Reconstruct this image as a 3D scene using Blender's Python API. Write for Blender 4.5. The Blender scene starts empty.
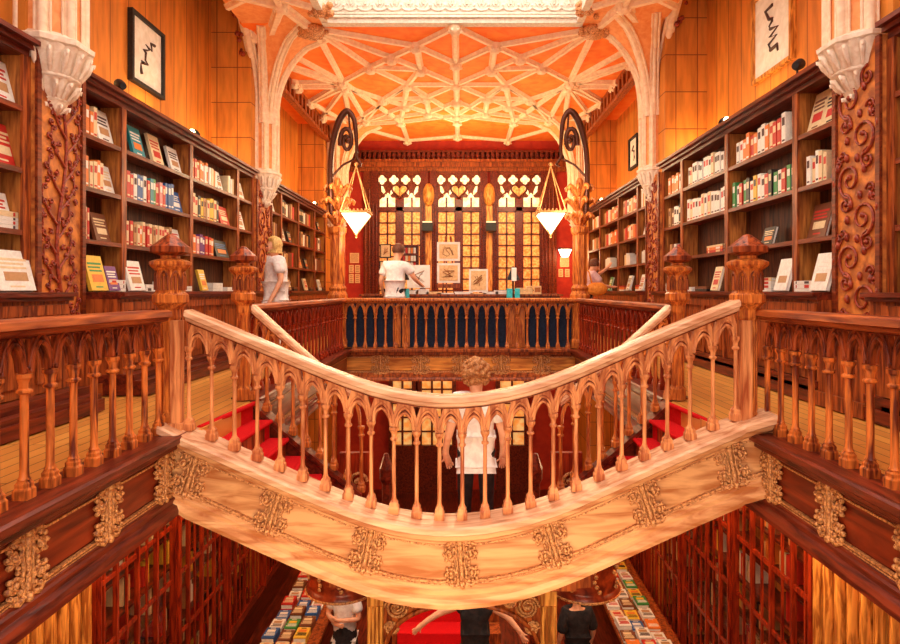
import bpy, math, random
from math import pi, sin, cos, sqrt
from mathutils import Vector, Matrix
random.seed(7)
COL = bpy.context.scene.collection
F = 600.0; VX = 461.0; VY = 290.0; EYE = 1.02
def wx(px, Y): return (px-VX)*Y/F
def wz(py, Y): return EYE+(VY-py)*Y/F

# ------------------------------------------------------------------ materials
def nodes(m):
    m.use_nodes = True
    nt = m.node_tree; nt.nodes.clear()
    out = nt.nodes.new('ShaderNodeOutputMaterial'); b = nt.nodes.new('ShaderNodeBsdfPrincipled')
    nt.links.new(b.outputs[0], out.inputs[0])
    return nt, b
MATS = {}
def noisy(name, c1, c2, scale=(6, 6, 6), nscale=4, rough=.5, bump=.15, detail=5, lo=.35, hi=.65, metal=0, spec=.5, coat=0):
    m = bpy.data.materials.new(name); nt, b = nodes(m); N = nt.nodes; L = nt.links
    tc = N.new('ShaderNodeTexCoord'); mp = N.new('ShaderNodeMapping'); mp.inputs['Scale'].default_value = scale
    L.new(tc.outputs['Object'], mp.inputs[0])
    n = N.new('ShaderNodeTexNoise'); n.inputs['Scale'].default_value = nscale; n.inputs['Detail'].default_value = detail
    n.inputs['Distortion'].default_value = .6
    L.new(mp.outputs[0], n.inputs['Vector'])
    r = N.new('ShaderNodeValToRGB'); r.color_ramp.elements[0].position = lo; r.color_ramp.elements[1].position = hi
    r.color_ramp.elements[0].color = (*c1, 1); r.color_ramp.elements[1].color = (*c2, 1)
    L.new(n.outputs[0], r.inputs[0]); L.new(r.outputs[0], b.inputs['Base Color'])
    b.inputs['Roughness'].default_value = rough; b.inputs['Metallic'].default_value = metal
    b.inputs['Specular IOR Level'].default_value = spec
    if coat: b.inputs['Coat Weight'].default_value = coat; b.inputs['Coat Roughness'].default_value = .2
    if bump:
        bp = N.new('ShaderNodeBump'); bp.inputs['Strength'].default_value = bump; bp.inputs['Distance'].default_value = .02
        L.new(n.outputs[0], bp.inputs['Height']); L.new(bp.outputs[0], b.inputs['Normal'])
    MATS[name] = m; return m
def emis(name, c, s, c2=None, scale=6):
    m = bpy.data.materials.new(name); nt, b = nodes(m); N = nt.nodes; L = nt.links
    b.inputs['Base Color'].default_value = (*c, 1); b.inputs['Emission Strength'].default_value = s
    b.inputs['Emission Color'].default_value = (*c, 1)
    if c2:
        tc = N.new('ShaderNodeTexCoord'); n = N.new('ShaderNodeTexNoise'); n.inputs['Scale'].default_value = scale
        L.new(tc.outputs['Object'], n.inputs['Vector'])
        r = N.new('ShaderNodeValToRGB'); r.color_ramp.elements[0].position = .38; r.color_ramp.elements[1].position = .62
        r.color_ramp.elements[0].color = (*c, 1); r.color_ramp.elements[1].color = (*c2, 1)
        L.new(n.outputs[0], r.inputs[0]); L.new(r.outputs[0], b.inputs['Emission Color']); L.new(r.outputs[0], b.inputs['Base Color'])
    MATS[name] = m; return m
def wood(name, c1, c2, axis='z', rough=.42, bump=.25, coat=.06, lo=.35, hi=.65, ns=3):
    s = {'x': (1, 9, 9), 'y': (9, 1, 9), 'z': (9, 9, 1)}[axis]
    return noisy(name, c1, c2, s, ns, rough, bump, 8, lo, hi, coat=coat, spec=.28)

wood('rail_wood', (.14, .015, .006), (.56, .14, .032), 'y', ns=2)
wood('dark_wood', (.06, .007, .004), (.22, .030, .010), 'y', rough=.35)
wood('arch_wood', (.09, .010, .004), (.44, .085, .020), 'z', lo=.38, hi=.62)
wood('baluster_wood', (.13, .018, .006), (.78, .21, .038), 'z', lo=.38, hi=.6)
wood('pale_baluster', (.36, .08, .025), (.88, .37, .14), 'z')
wood('pale_wood', (.46, .15, .045), (.82, .43, .19), 'x', rough=.45, ns=1.6, lo=.35, hi=.6)
wood('pale_top', (.50, .20, .09), (.86, .52, .31), 'x', rough=.25, ns=2, lo=.3, hi=.65)
wood('panel_red', (.09, .008, .004), (.30, .040, .010), 'y', rough=.3, ns=1.5)
wood('shelf_wood', (.10, .014, .005), (.28, .05, .012), 'y', rough=.4)
wood('shelf_side_lit', (.24, .065, .012), (.58, .21, .04), 'z', rough=.6)  # amber of the lit dividers put into the wood colour
wood('shelf_back_shaded', (.035, .010, .004), (.14, .04, .012), 'z', rough=.7)  # shade inside the bays painted into the back panel as dark wood
wood('case_back', (.40, .13, .025), (.80, .32, .06), 'z', rough=.6)
wood('cabinet_wood', (.13, .02, .006), (.46, .105, .020), 'z', lo=.38, hi=.62)
wood('case_red', (.13, .008, .004), (.44, .045, .010), 'z', rough=.3)
wood('gold_wood', (.36, .11, .02), (.92, .42, .09), 'z', rough=.4, lo=.4, hi=.6)
wood('newel_wood', (.26, .04, .010), (.80, .25, .045), 'z', rough=.35, ns=5)
wood('far_gold', (.40, .11, .02), (.85, .36, .07), 'x', ns=2)
noisy('carved_pillar', (.30, .07, .015), (.74, .25, .045), (3, 3, 3), 3, .55, .3)
noisy('vine_dark', (.16, .012, .005), (.40, .05, .012), (8, 8, 8), 4, .4, .2)
noisy('carving_gold', (.22, .06, .015), (.85, .40, .14), (20, 20, 20), 3, .4, .5)
noisy('carving_pale', (.30, .08, .02), (.92, .46, .18), (20, 20, 20), 3, .45, .5)
noisy('plaster', (.86, .60, .40), (.97, .77, .56), (4, 4, 4), 3, .7, .1)
noisy('plaster_tint', (.86, .30, .09), (.95, .42, .15), (4, 4, 4), 3, .7, .1)
noisy('plaster_white', (.80, .62, .46), (.96, .84, .70), (5, 5, 5), 3, .7, .15)
noisy('vault_orange', (.95, .17, .012), (1.0, .27, .03), (2, 2, 2), 2, .8, .05)
noisy('red_wall', (.42, .018, .006), (.55, .035, .01), (2, 2, 2), 2, .7, .05)
noisy('red_carpet', (.50, .004, .008), (.72, .012, .014), (60, 60, 60), 3, .95, .3, spec=.1)
noisy('iron', (.035, .01, .006), (.12, .03, .012), (30, 30, 30), 3, .35, .1, metal=.6)
noisy('black', (.006, .006, .008), (.02, .018, .02), (9, 9, 9), 3, .6, 0)
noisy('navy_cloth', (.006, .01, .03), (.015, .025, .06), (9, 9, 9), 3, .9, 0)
noisy('paper', (.85, .82, .74), (1, .98, .92), (3, 3, 3), 3, .8, 0)
noisy('tan_paper', (.80, .50, .22), (.95, .68, .36), (8, 8, 8), 3, .8, 0)
noisy('ink', (.30, .09, .03), (.55, .20, .06), (30, 30, 30), 3, .8, 0)
noisy('brass', (.6, .28, .08), (.9, .5, .18), (9, 9, 9), 3, .3, 0, metal=.7)
noisy('skin', (.78, .36, .20), (.88, .46, .28), (5, 5, 5), 3, .55, 0)
noisy('hair_blonde', (.55, .26, .06), (.95, .68, .24), (30, 30, 6), 3, .5, .6)
noisy('hair_ginger', (.36, .12, .03), (.72, .32, .10), (22, 22, 22), 3, .5, .8)
noisy('hair_dark', (.08, .02, .01), (.2, .06, .02), (22, 22, 22), 3, .5, .5)
noisy('white_cloth', (.80, .72, .70), (.98, .94, .90), (6, 6, 6), 3, .9, .4)
noisy('pink_cloth', (.85, .55, .62), (.98, .78, .80), (18, 18, 18), 3, .9, .2)
noisy('black_cloth', (.008, .006, .008), (.03, .02, .02), (6, 6, 6), 3, .9, .3)
noisy('orange_bag', (.75, .22, .02), (.95, .40, .06), (6, 6, 6), 3, .7, .3)
noisy('cyan_plastic', (.02, .5, .55), (.08, .75, .8), (6, 6, 6), 3, .4, 0)
emis('lamp_glass', (1, .82, .55), 5, (1, .95, .8), 4)
emis('bulb', (1, .72, .32), 30)
emis('pane_gold', (.75, .22, .025), .5, (1, .50, .14), 16)
emis('pane_pale', (1, .74, .36), .75, (1, .92, .65), 9)
emis('pane_low', (1, .36, .06), .55, (1, .58, .2), 6)
noisy('frame_white', (.66, .56, .47), (.82, .74, .64), (6, 6, 6), 3, .7, .15)
emis('sky_glass', (1, .93, .84), 2.3, (.9, .95, 1), 2)
# planked floor
def planks(name, c1, c2, rot):
    m = bpy.data.materials.new(name); nt, b = nodes(m); N = nt.nodes; L = nt.links
    tc = N.new('ShaderNodeTexCoord'); mp = N.new('ShaderNodeMapping'); mp.inputs['Rotation'].default_value = (0, 0, rot)
    L.new(tc.outputs['Object'], mp.inputs[0])
    br = N.new('ShaderNodeTexBrick'); br.inputs['Scale'].default_value = 1.0
    br.inputs['Brick Width'].default_value = 1.6; br.inputs['Row Height'].default_value = .11; br.inputs['Mortar Size'].default_value = .004
    br.inputs['Color1'].default_value = (*c1, 1); br.inputs['Color2'].default_value = (*c2, 1); br.inputs['Mortar'].default_value = (.12, .03, .01, 1)
    L.new(mp.outputs[0], br.inputs['Vector'])
    L.new(br.outputs[0], b.inputs['Base Color']); b.inputs['Roughness'].default_value = .35
    MATS[name] = m
planks('floor_planks', (.80, .36, .07), (.62, .24, .045), pi/2)
planks('floor_planks_far', (.80, .36, .07), (.62, .24, .045), pi/2)
def blockwall(name, c1, c2, w, h, swap, mortar=(.25, .06, .01)):
    m = bpy.data.materials.new(name); nt, b = nodes(m); N = nt.nodes; L = nt.links
    tc = N.new('ShaderNodeTexCoord'); sp = N.new('ShaderNodeSeparateXYZ'); cb = N.new('ShaderNodeCombineXYZ')
    L.new(tc.outputs['Object'], sp.inputs[0])
    L.new(sp.outputs['Y' if swap else 'X'], cb.inputs[0]); L.new(sp.outputs['Z'], cb.inputs[1])
    br = N.new('ShaderNodeTexBrick'); br.offset = 0; br.inputs['Scale'].default_value = 1
    br.inputs['Brick Width'].default_value = w; br.inputs['Row Height'].default_value = h; br.inputs['Mortar Size'].default_value = .008
    br.inputs['Color1'].default_value = (*c1, 1); br.inputs['Color2'].default_value = (*c2, 1); br.inputs['Mortar'].default_value = (*mortar, 1)
    L.new(cb.outputs[0], br.inputs['Vector'])
    n = N.new('ShaderNodeTexNoise'); n.inputs['Scale'].default_value = 3; n.inputs['Detail'].default_value = 6
    mp = N.new('ShaderNodeMapping'); mp.inputs['Scale'].default_value = (3, 3, .5); L.new(tc.outputs['Object'], mp.inputs[0]); L.new(mp.outputs[0], n.inputs[0])
    mx = N.new('ShaderNodeMix'); mx.data_type = 'RGBA'; mx.blend_type = 'MULTIPLY'; mx.inputs[0].default_value = .5
    rr = N.new('ShaderNodeValToRGB'); rr.color_ramp.elements[0].color = (.35, .3, .25, 1); rr.color_ramp.elements[0].position = .3; rr.color_ramp.elements[1].position = .6
    L.new(n.outputs[0], rr.inputs[0]); L.new(br.outputs[0], mx.inputs[6]); L.new(rr.outputs[0], mx.inputs[7])
    L.new(mx.outputs[2], b.inputs['Base Color']); b.inputs['Roughness'].default_value = .6
    MATS[name] = m
blockwall('board_wall', (.85, .30, .035), (.72, .22, .025), .42, 30, True)
blockwall('block_wall', (.80, .30, .04), (.70, .24, .03), .36, .62, False)
def glassmat(name):
    m = bpy.data.materials.new(name); m.use_nodes = True; nt = m.node_tree; nt.nodes.clear()
    o = nt.nodes.new('ShaderNodeOutputMaterial'); mx = nt.nodes.new('ShaderNodeMixShader'); t = nt.nodes.new('ShaderNodeBsdfTransparent'); g = nt.nodes.new('ShaderNodeBsdfGlossy')
    g.inputs['Roughness'].default_value = .08; mx.inputs[0].default_value = .035
    nt.links.new(t.outputs[0], mx.inputs[1]); nt.links.new(g.outputs[0], mx.inputs[2]); nt.links.new(mx.outputs[0], o.inputs[0])
    MATS[name] = m
glassmat('glass')
BOOKC = {'white': (.92, .88, .80), 'cream': (.85, .66, .38), 'red': (.62, .025, .015), 'orange': (.85, .22, .03), 'yellow': (.9, .55, .05), 'blue': (.03, .12, .36),
         'teal': (.02, .28, .33), 'green': (.05, .30, .07), 'black': (.02, .015, .015), 'brown': (.20, .06, .02), 'pink': (.80, .30, .28), 'purple': (.18, .04, .22), 'tan': (.55, .28, .11)}
for k, v in BOOKC.items(): noisy('cover_'+k, tuple(c*.82 for c in v), v, (3, 3, 3), 3, .5, 0)
noisy('text_dark', (.04, .02, .02), (.12, .05, .04), (9, 9, 9), 3, .6, 0)

# ------------------------------------------------------------------ mesh builder
class MB:
    def __init__(s): s.v = []; s.f = []; s.mi = []; s.sm = []
    def add(s, vs, fs, smooth=False, mat=0):
        o = len(s.v); s.v += [tuple(p) for p in vs]
        for f in fs: s.f.append([i+o for i in f]); s.mi.append(mat); s.sm.append(smooth)
        return s
    def box(s, x0, x1, y0, y1, z0, z1, mat=0, ch=0):
        if x0 > x1: x0, x1 = x1, x0
        if y0 > y1: y0, y1 = y1, y0
        if z0 > z1: z0, z1 = z1, z0
        vs = [(x0, y0, z0), (x1, y0, z0), (x1, y1, z0), (x0, y1, z0), (x0, y0, z1), (x1, y0, z1), (x1, y1, z1), (x0, y1, z1)]
        return s.add(vs, [(0, 3, 2, 1), (4, 5, 6, 7), (0, 1, 5, 4), (1, 2, 6, 5), (2, 3, 7, 6), (3, 0, 4, 7)], False, mat)
    def quad(s, a, b, c, d, mat=0): return s.add([a, b, c, d], [(0, 1, 2, 3)], False, mat)
    def prism(s, pts, fn, mat=0, smooth=False):
        # pts: outline 2D (ccw); fn(p, t) -> 3D for t in 0,1
        n = len(pts); vs = [fn(p, 0) for p in pts]+[fn(p, 1) for p in pts]
        fs = [list(range(n))[::-1], list(range(n, 2*n))]+[(i, (i+1) % n, n+(i+1) % n, n+i) for i in range(n)]
        return s.add(vs, fs, smooth, mat)
    def tube(s, pts, r, n=8, mat=0, caps=True, smooth=True, flat=1.0):
        pts = [Vector(p) for p in pts]; m = len(pts); rs = r if isinstance(r, (list, tuple)) else [r]*m
        vs = []; prev = None
        for i, p in enumerate(pts):
            t = (pts[min(i+1, m-1)]-pts[max(i-1, 0)])
            if t.length < 1e-9: t = Vector((0, 0, 1))
            t.normalize()
            if prev is None:
                a = Vector((0, 0, 1)) if abs(t.z) < .9 else Vector((1, 0, 0)); u = t.cross(a).normalized()
            else: u = (prev-t*prev.dot(t)); u = u.normalized() if u.length > 1e-6 else t.orthogonal().normalized()
            prev = u; w = t.cross(u)
            for k in range(n):
                a = 2*pi*k/n+pi/n; vs.append(p+u*cos(a)*rs[i]+w*sin(a)*rs[i]*flat)
        fs = [(i*n+k, i*n+(k+1) % n, (i+1)*n+(k+1) % n, (i+1)*n+k) for i in range(m-1) for k in range(n)]
        s.add(vs, fs, smooth, mat)
        if caps: s.add(vs[:n], [list(range(n))[::-1]], False, mat); s.add(vs[-n:], [list(range(n))], False, mat)
        return s
    def lathe(s, prof, c=(0, 0, 0), n=16, mat=0, smooth=True, mod=None, rot=0, sy=1):
        vs = []
        for j, (r, z) in enumerate(prof):
            for k in range(n):
                a = 2*pi*k/n+rot; q = r*(mod(a, j, z) if mod else 1)
                vs.append((c[0]+q*cos(a), c[1]+q*sin(a)*sy, c[2]+z))
        m = len(prof)
        fs = [(i*n+k, i*n+(k+1) % n, (i+1)*n+(k+1) % n, (i+1)*n+k) for i in range(m-1) for k in range(n)]
        s.add(vs, fs, smooth, mat)
        s.add(vs[:n], [list(range(n))[::-1]], False, mat); s.add(vs[-n:], [list(range(n))], False, mat)
        return s
    def ball(s, c, r, n=8, mat=0, sx=1, sy=1, sz=1):
        m = max(4, n//2+1); vs = [(c[0], c[1], c[2]-r*sz)]
        for i in range(1, m):
            a = -pi/2+pi*i/m
            for k in range(n): b = 2*pi*k/n; vs.append((c[0]+r*cos(a)*cos(b)*sx, c[1]+r*cos(a)*sin(b)*sy, c[2]+r*sin(a)*sz))
        vs.append((c[0], c[1], c[2]+r*sz)); T = len(vs)-1
        fs = [(0, 1+(k+1) % n, 1+k) for k in range(n)]
        for i in range(m-2): fs += [(1+i*n+k, 1+i*n+(k+1) % n, 1+(i+1)*n+(k+1) % n, 1+(i+1)*n+k) for k in range(n)]
        fs += [(1+(m-2)*n+k, 1+(m-2)*n+(k+1) % n, T) for k in range(n)]
        return s.add(vs, fs, True, mat)
    def sweep(s, prof, path, normals, mat=0, smooth=False, caps=True):
        # prof: closed list of (n,w) ; point = path + normal*n + z*w
        n = len(prof); m = len(path); vs = []
        for p, nn in zip(path, normals):
            for (a, w) in prof: vs.append((p[0]+nn[0]*a, p[1]+nn[1]*a, p[2]+w))
        fs = [(i*n+k, i*n+(k+1) % n, (i+1)*n+(k+1) % n, (i+1)*n+k) for i in range(m-1) for k in range(n)]
        s.add(vs, fs, smooth, mat)
        if caps: s.add(vs[:n], [list(range(n))[::-1]], False, mat); s.add(vs[-n:], [list(range(n))], False, mat)
        return s
    def mesh(s, name, mats):
        me = bpy.data.meshes.new(name); me.from_pydata(s.v, [], s.f)
        for m in mats: me.materials.append(MATS[m])
        me.polygons.foreach_set('material_index', s.mi); me.polygons.foreach_set('use_smooth', s.sm)
        me.update()
        import bmesh
        bm = bmesh.new(); bm.from_mesh(me); bmesh.ops.recalc_face_normals(bm, faces=bm.faces); bm.to_mesh(me); bm.free()
        return me
    def build(s, name, mats, parent=None, **kw):
        if isinstance(mats, str): mats = [mats]
        o = bpy.data.objects.new(name, s.mesh(name, mats)); COL.objects.link(o)
        if parent is not None:
            o.parent = parent; o.matrix_parent_inverse = world_of(parent).inverted()
        for k, v in kw.items(): o[k] = v
        return o
def world_of(o):
    m = Matrix.Translation(o.location) @ o.rotation_euler.to_matrix().to_4x4()
    if o.parent: m = world_of(o.parent) @ o.matrix_parent_inverse @ m
    return m
def thing(name, label, cat, loc=(0, 0, 0), group=None):
    o = bpy.data.objects.new(name, None); COL.objects.link(o); o.location = loc; o.empty_display_size = .1
    o['label'] = label; o['category'] = cat
    if group: o['group'] = group
    return o
def tag(o, label, cat, group=None, kind=None):
    o['label'] = label; o['category'] = cat
    if group: o['group'] = group
    if kind: o['kind'] = kind
    return o
def struct(name, mb, mats, parent=None):
    o = mb.build(name, mats, parent)
    if parent is None: o['kind'] = 'structure'
    return o
ORD = ['first', 'second', 'third', 'fourth', 'fifth', 'sixth', 'seventh', 'eighth', 'ninth', 'tenth', 'eleventh', 'twelfth', 'thirteenth', 'fourteenth', 'fifteenth', 'sixteenth', 'seventeenth', 'eighteenth', 'nineteenth', 'twentieth']

# ------------------------------------------------------------------ key dimensions
XL, XR = -3.70, 3.40            # bookcase faces
RL, RR = -4.42, 4.12            # recessed walls over the bookcases
BL, BR = -2.135, 2.232          # baluster lines of the near galleries
YB = 18.1                       # back wall
ZC = 5.52                       # ceiling
ZG = -5.0                       # ground floor
YF = 10.55                      # far balustrade
CAX = -.1

# ------------------------------------------------------------------ setting
b = MB()
b.box(-4.5, BL-.06, -1.5, 4.45, -.34, -.012); b.box(-4.5, -1.92, 4.45, 5.62, -.2, -.012); b.box(-4.5, -2.11, 5.62, YF, -.34, -.012); 
b.box(BR+.06, 4.2, -1.5, 4.45, -.34, -.012); b.box(1.92, 4.2, 4.45, 5.62, -.2, -.012); b.box(2.11, 4.2, 5.62, YF, -.34, -.012)
b.box(-4.5, 4.2, YF+.06, YB, -.34, -.012)
struct('floor', b, 'floor_planks')
b = MB(); b.box(-4.5, 4.2, -1.5, YB, ZG-.1, ZG); struct('floor_ground', b, 'dark_wood')
# side walls: recess walls above the bookcases, wall behind the bookcases, below
for side, XF, XRW, nm in ((-1, XL, RL, 'left'), (1, XR, RR, 'right')):
    b = MB()
    b.box(XRW, XRW+side*.1, -1.5, YB, ZG, 7.2)
    o = struct('wall_'+nm, b, 'board_wall')
    # wing walls at the ends of each recess, facing the room
    bw = MB()
    ends = ((10.62, 11.55), (16.25, 18.0)) if side < 0 else ((10.05, 10.85), (15.9, 18.0))
    n1 = (5.12, 5.78) if side < 0 else (4.75, 5.36)
    for (a, c) in (n1,)+ends: bw.box(XF+side*.02, XRW, a, c, ZG, 7.1)
    bw.build('wall_pier', 'block_wall', o)
b = MB(); b.box(RL-.1, RR+.1, YB, YB+.15, ZG, 7.2); struct('wall_back', b, 'red_wall')
b = MB(); b.box(RL-.1, -1.8, -1.6, -1.5, ZG, 7.2); b.box(1.8, RR+.1, -1.6, -1.5, ZG, 7.2); b.box(-1.8, 1.8, -1.6, -1.5, ZG, 0.3); b.box(-1.8, 1.8, -1.6, -1.5, 5.2, 7.2)
struct('wall_front', b, 'cabinet_wood')
# facade window behind the camera
wf = MB(); wf.box(-1.8, 1.8, -1.6, -1.52, .3, .4)
for k in range(7): wf.box(-1.8+k*.6-.03, -1.8+k*.6+.03, -1.6, -1.52, .3, 5.2)
for z in (1.5, 2.7, 3.9): wf.box(-1.8, 1.8, -1.6, -1.52, z-.03, z+.03)
w1 = struct('window_1', wf, 'dark_wood')
p = MB(); p.box(-1.8, 1.8, -1.58, -1.56, .3, 5.2); p.build('pane', 'sky_glass', w1)

# ceiling
SKX0, SKX1, SKY = wx(329, 10.1), wx(576, 10.1), 10.1
b = MB()
b.box(XL-.03, XR+.03, SKY+.02, YB, ZC, ZC+.1); b.box(RL, XL-.03, 10.95, YB, ZC, ZC+.1); b.box(XR+.03, RR, 10.45, YB, ZC, ZC+.1)
b.box(RL, XL, -1.5, SKY+.02, 7.0, 7.1); b.box(XR, RR, -1.5, SKY+.02, 7.0, 7.1)
ceil = struct('ceiling', b, 'vault_orange')
b = MB(); b.box(XL, SKX0-.05, -1.5, SKY+.02, ZC, ZC+.1); b.box(SKX1+.05, XR, -1.5, SKY+.02, ZC, ZC+.1); b.build('side_vault', 'plaster_tint', ceil)
b = MB(); b.box(XL-.02, XL+.06, -1.5, 8.9, ZC, 7.0); b.box(XR-.06, XR+.02, -1.5, 8.4, ZC, 7.0); b.build('ceiling_side', 'vault_orange', ceil)
# skylight well
b = MB()
for (x0, x1, y0, y1) in ((SKX0-.12, SKX1+.12, SKY, SKY+.12), (SKX0-.12, SKX0, -1.5, SKY), (SKX1, SKX1+.12, -1.5, SKY)):
    b.box(x0, x1, y0, y1, ZC-.02, 6.6)
b.box(SKX0-.1, SKX1+.1, SKY-.06, SKY, ZC-.03, ZC+.05); b.box(SKX0-.1, SKX1+.1, SKY-.10, SKY, ZC+.05, ZC+.085)
b.box(SKX0, SKX1, SKY-.05, SKY, ZC+.13, ZC+.15)
for i in range(17):
    cx = SKX0+(i+.5)*(SKX1-SKX0)/17; r = (SKX1-SKX0)/34
    b.tube([(cx+r*cos(a), SKY-.02, ZC+.27-r*.6*sin(a)) for a in [pi*k/8 for k in range(9)]], .014, 6)
    b.ball((cx-r, SKY-.02, ZC+.28), .03, 6)
    for q in (-1, 1): b.tube([(cx+q*.03, SKY-.01, ZC+.27), (cx+q*.065, SKY-.01, ZC+.33)], .012, 6)
    b.tube([(cx, SKY-.02, ZC+.30), (cx, SKY-.02, ZC+.5)], .02, 6)
sk = struct('trim_skylight', b, 'frame_white')
g = MB(); g.box(SKX0, SKX1, -1.5, SKY, 6.6, 6.65); g.build('glass_roof', 'sky_glass', sk)
g = MB()
for k in range(1, 6): g.box(SKX0+(SKX1-SKX0)*k/6-.03, SKX0+(SKX1-SKX0)*k/6+.03, -1.5, SKY, 6.5, 6.6)
for k in range(0, 12): g.box(SKX0, SKX1, k*.9-.03, k*.9+.03, 6.5, 6.6)
g.build('glazing_bar', 'plaster_white', sk)

# ceiling ribs
def rib(mb, a, c, w=.045, d=.07, z=ZC):
    a = Vector((a[0], a[1], 0)); c = Vector((c[0], c[1], 0)); t = (c-a).normalized(); n = Vector((-t.y, t.x, 0))
    for (hw, dz0, dz1) in ((w*1.5, 0, -.03), (w*.9, -.03, -d)):
        vs = []
        for p in (a, c):
            for (s_, zz) in ((-hw, dz0), (hw, dz0), (hw*.75, dz1), (-hw*.75, dz1)): vs.append((p.x+n.x*s_, p.y+n.y*s_, z+zz))
        mb.add(vs, [(0, 1, 2, 3), (7, 6, 5, 4), (0, 4, 5, 1), (1, 5, 6, 2), (2, 6, 7, 3), (3, 7, 4, 0)])
CY = 13.07
nd = {'A': (0, -2.87), 'B': (.72, -2.07), 'G': (1.24, -1.52), 'I': (1.72, -1.02), 'D': (0, -1.2), 'E': (.72, -.9), 'K': (1.06, 0), 'J': (0, 0),
      'C': (2.42, -2.8), 'N': (2.45, -.15), 'W': (3.5, -.15), 'V': (3.5, -1.3), 'U': (3.5, -2.5), 'T': (3.5, 1.2), 'R': (0, 2.3), 'S': (1.5, 2.9), 'P': (2.9, 3.2), 'Q': (0, 4.4), 'O': (1.5, 4.9)}
ed = ['AB', 'BG', 'GI', 'IN', 'AD', 'BD', 'BE', 'EJ', 'DJ', 'EG', 'KJ', 'KI', 'CB', 'CG', 'CI', 'CN', 'NW', 'NV', 'CU', 'NT', 'KE', 'UN', 'IE']
ms = ['SR', 'SP', 'RQ', 'SO', 'QO', 'PO', 'NP', 'KS', 'RK', 'PK', 'PN', 'PT', 'NS']
rb = MB(); done = set()
def addrib(p, q):
    k = tuple(sorted((tuple(round(v, 3) for v in p), tuple(round(v, 3) for v in q))))
    if k in done or p == q: return
    done.add(k); rib(rb, p, q)
nodeset = set()
for e in ed:
    for sx in (-1, 1):
        for sy in (-1, 1):
            pq = []
            for ch in e:
                x, y = nd[ch]; X = min(max(CAX+sx*x, RL+.75), RR-.75); pq.append((X, CY+sy*y)); nodeset.add((round(X, 2), round(CY+sy*y, 2)))
            addrib(*pq)
for e in ms:
    for sx in (-1, 1):
        pq = [(CAX+sx*nd[ch][0], CY+nd[ch][1]) for ch in e]; addrib(*pq)
        for q in pq: nodeset.add((round(q[0], 2), round(q[1], 2)))
for yy in range(0, 10, 2):
    for s0, s1 in ((XL, SKX0-.15), (SKX1+.15, XR)): addrib((s0, yy+.5), (s1, yy+1.5)); addrib((s0, yy+1.5), (s1, yy+.5))
for (cx_, s_) in ((wx(312, 10.3), -1), (wx(594, 10.3), 1)):
    bx = cx_-.27*(-s_); by = 9.42
    rib(rb, (cx_, 10.3), (bx, by), .06, .1); rib(rb, (bx, by), (bx+s_*.9, by-.55), .06, .1); rib(rb, (bx, by), (s_*3.35, 10.55), .06, .1); rib(rb, (bx, by), (bx-s_*.1, 7.5), .06, .1); nodeset.add((round(bx, 2), by))
rb.build('rib', 'plaster', ceil)
bs = MB()
for (x, y) in nodeset:
    bs.lathe([(.03, -.17), (.08, -.15), (.11, -.10), (.12, -.06), (.13, -.02), (.13, 0)], (x, y, ZC), 10)
    for k in range(6): bs.ball((x+.10*cos(k*pi/3), y+.10*sin(k*pi/3), ZC-.11), .032, 6)
bs.build('boss', 'plaster', ceil)
# large leafy bosses at the skylight corners
for (x, y) in ((wx(312, 10.3), 10.3), (wx(594, 10.3), 10.3)):
    q = MB()
    for k in range(46):
        a = random.random()*2*pi; r = random.random()**.5*.26
        q.ball((x+r*cos(a), y+r*sin(a)*.6, ZC-.16+.10*(r/.26)+random.uniform(-.03, .03)), random.uniform(.035, .06), 7)
    q.ball((x, y, ZC-.06), .22, 12, sz=.6)
    q.build('leaf_boss', 'carving_pale', ceil)
for (px_, py_) in ((321, 10), (588, 8)):
    yy = 9.7; q = MB(); x, z = wx(px_, yy), wz(py_, yy)
    for k in range(26): q.ball((x+random.uniform(-.16, .16), yy+random.uniform(-.1, .1), z+random.uniform(-.1, .1)), random.uniform(.04, .07), 7)
    q.ball((x, yy, z), .12, 10); q.box(x-.03, x+.03, yy-.03, yy+.03, z, z+.3)
    q.build('leaf_boss', 'carving_pale', ceil)

# side cornices with dentils in the far section, back cornice
for side, XF, nm, y0 in ((-1, XL, 'left', 11.0), (1, XR, 'right', 10.6)):
    c = MB(); d = -side
    x0, x1 = XF-d*.05, XF+d*.10
    c.box(x0, x1, y0, YB-.3, ZC-.10, ZC-.02); c.box(x0, XF+d*.04, y0, YB-.3, ZC-.34, ZC-.10); c.box(x0, XF+d*.09, y0, YB-.3, ZC-.42, ZC-.34)
    y = y0
    while y < YB-.4: c.box(x0, XF+d*.10, y, y+.14, ZC-.32, ZC-.10); c.ball((XF+d*.06, y+.07, ZC-.34), .06, 6); y += .32
    struct('trim_'+nm, c, 'cabinet_wood')
c = MB(); zt = wz(152, YB); zb = wz(160, YB); y0 = YB-.12
c.box(XL-.3, XR+.3, YB-.28, YB, wz(163.5, YB), wz(161, YB)); c.box(XL-.3, XR+.3, YB-.2, YB, wz(168, YB), wz(163.5, YB)); c.box(XL-.3, XR+.3, YB-.1, YB, wz(172, YB), wz(168, YB))
struct('trim_back', c, 'cabinet_wood')
c = MB()
n = 46
for k in range(n):
    x = wx(350, YB)+k*(wx(573, YB)-wx(350, YB))/n
    c.box(x, x+.09, YB-.24, YB, zb, zt-.05); c.ball((x+.045, YB-.24, zb), .05, 6)
c.box(wx(347, YB), wx(576, YB), YB-.26, YB, zt-.06, zt); struct('trim_dentils', c, 'dark_wood')

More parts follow.
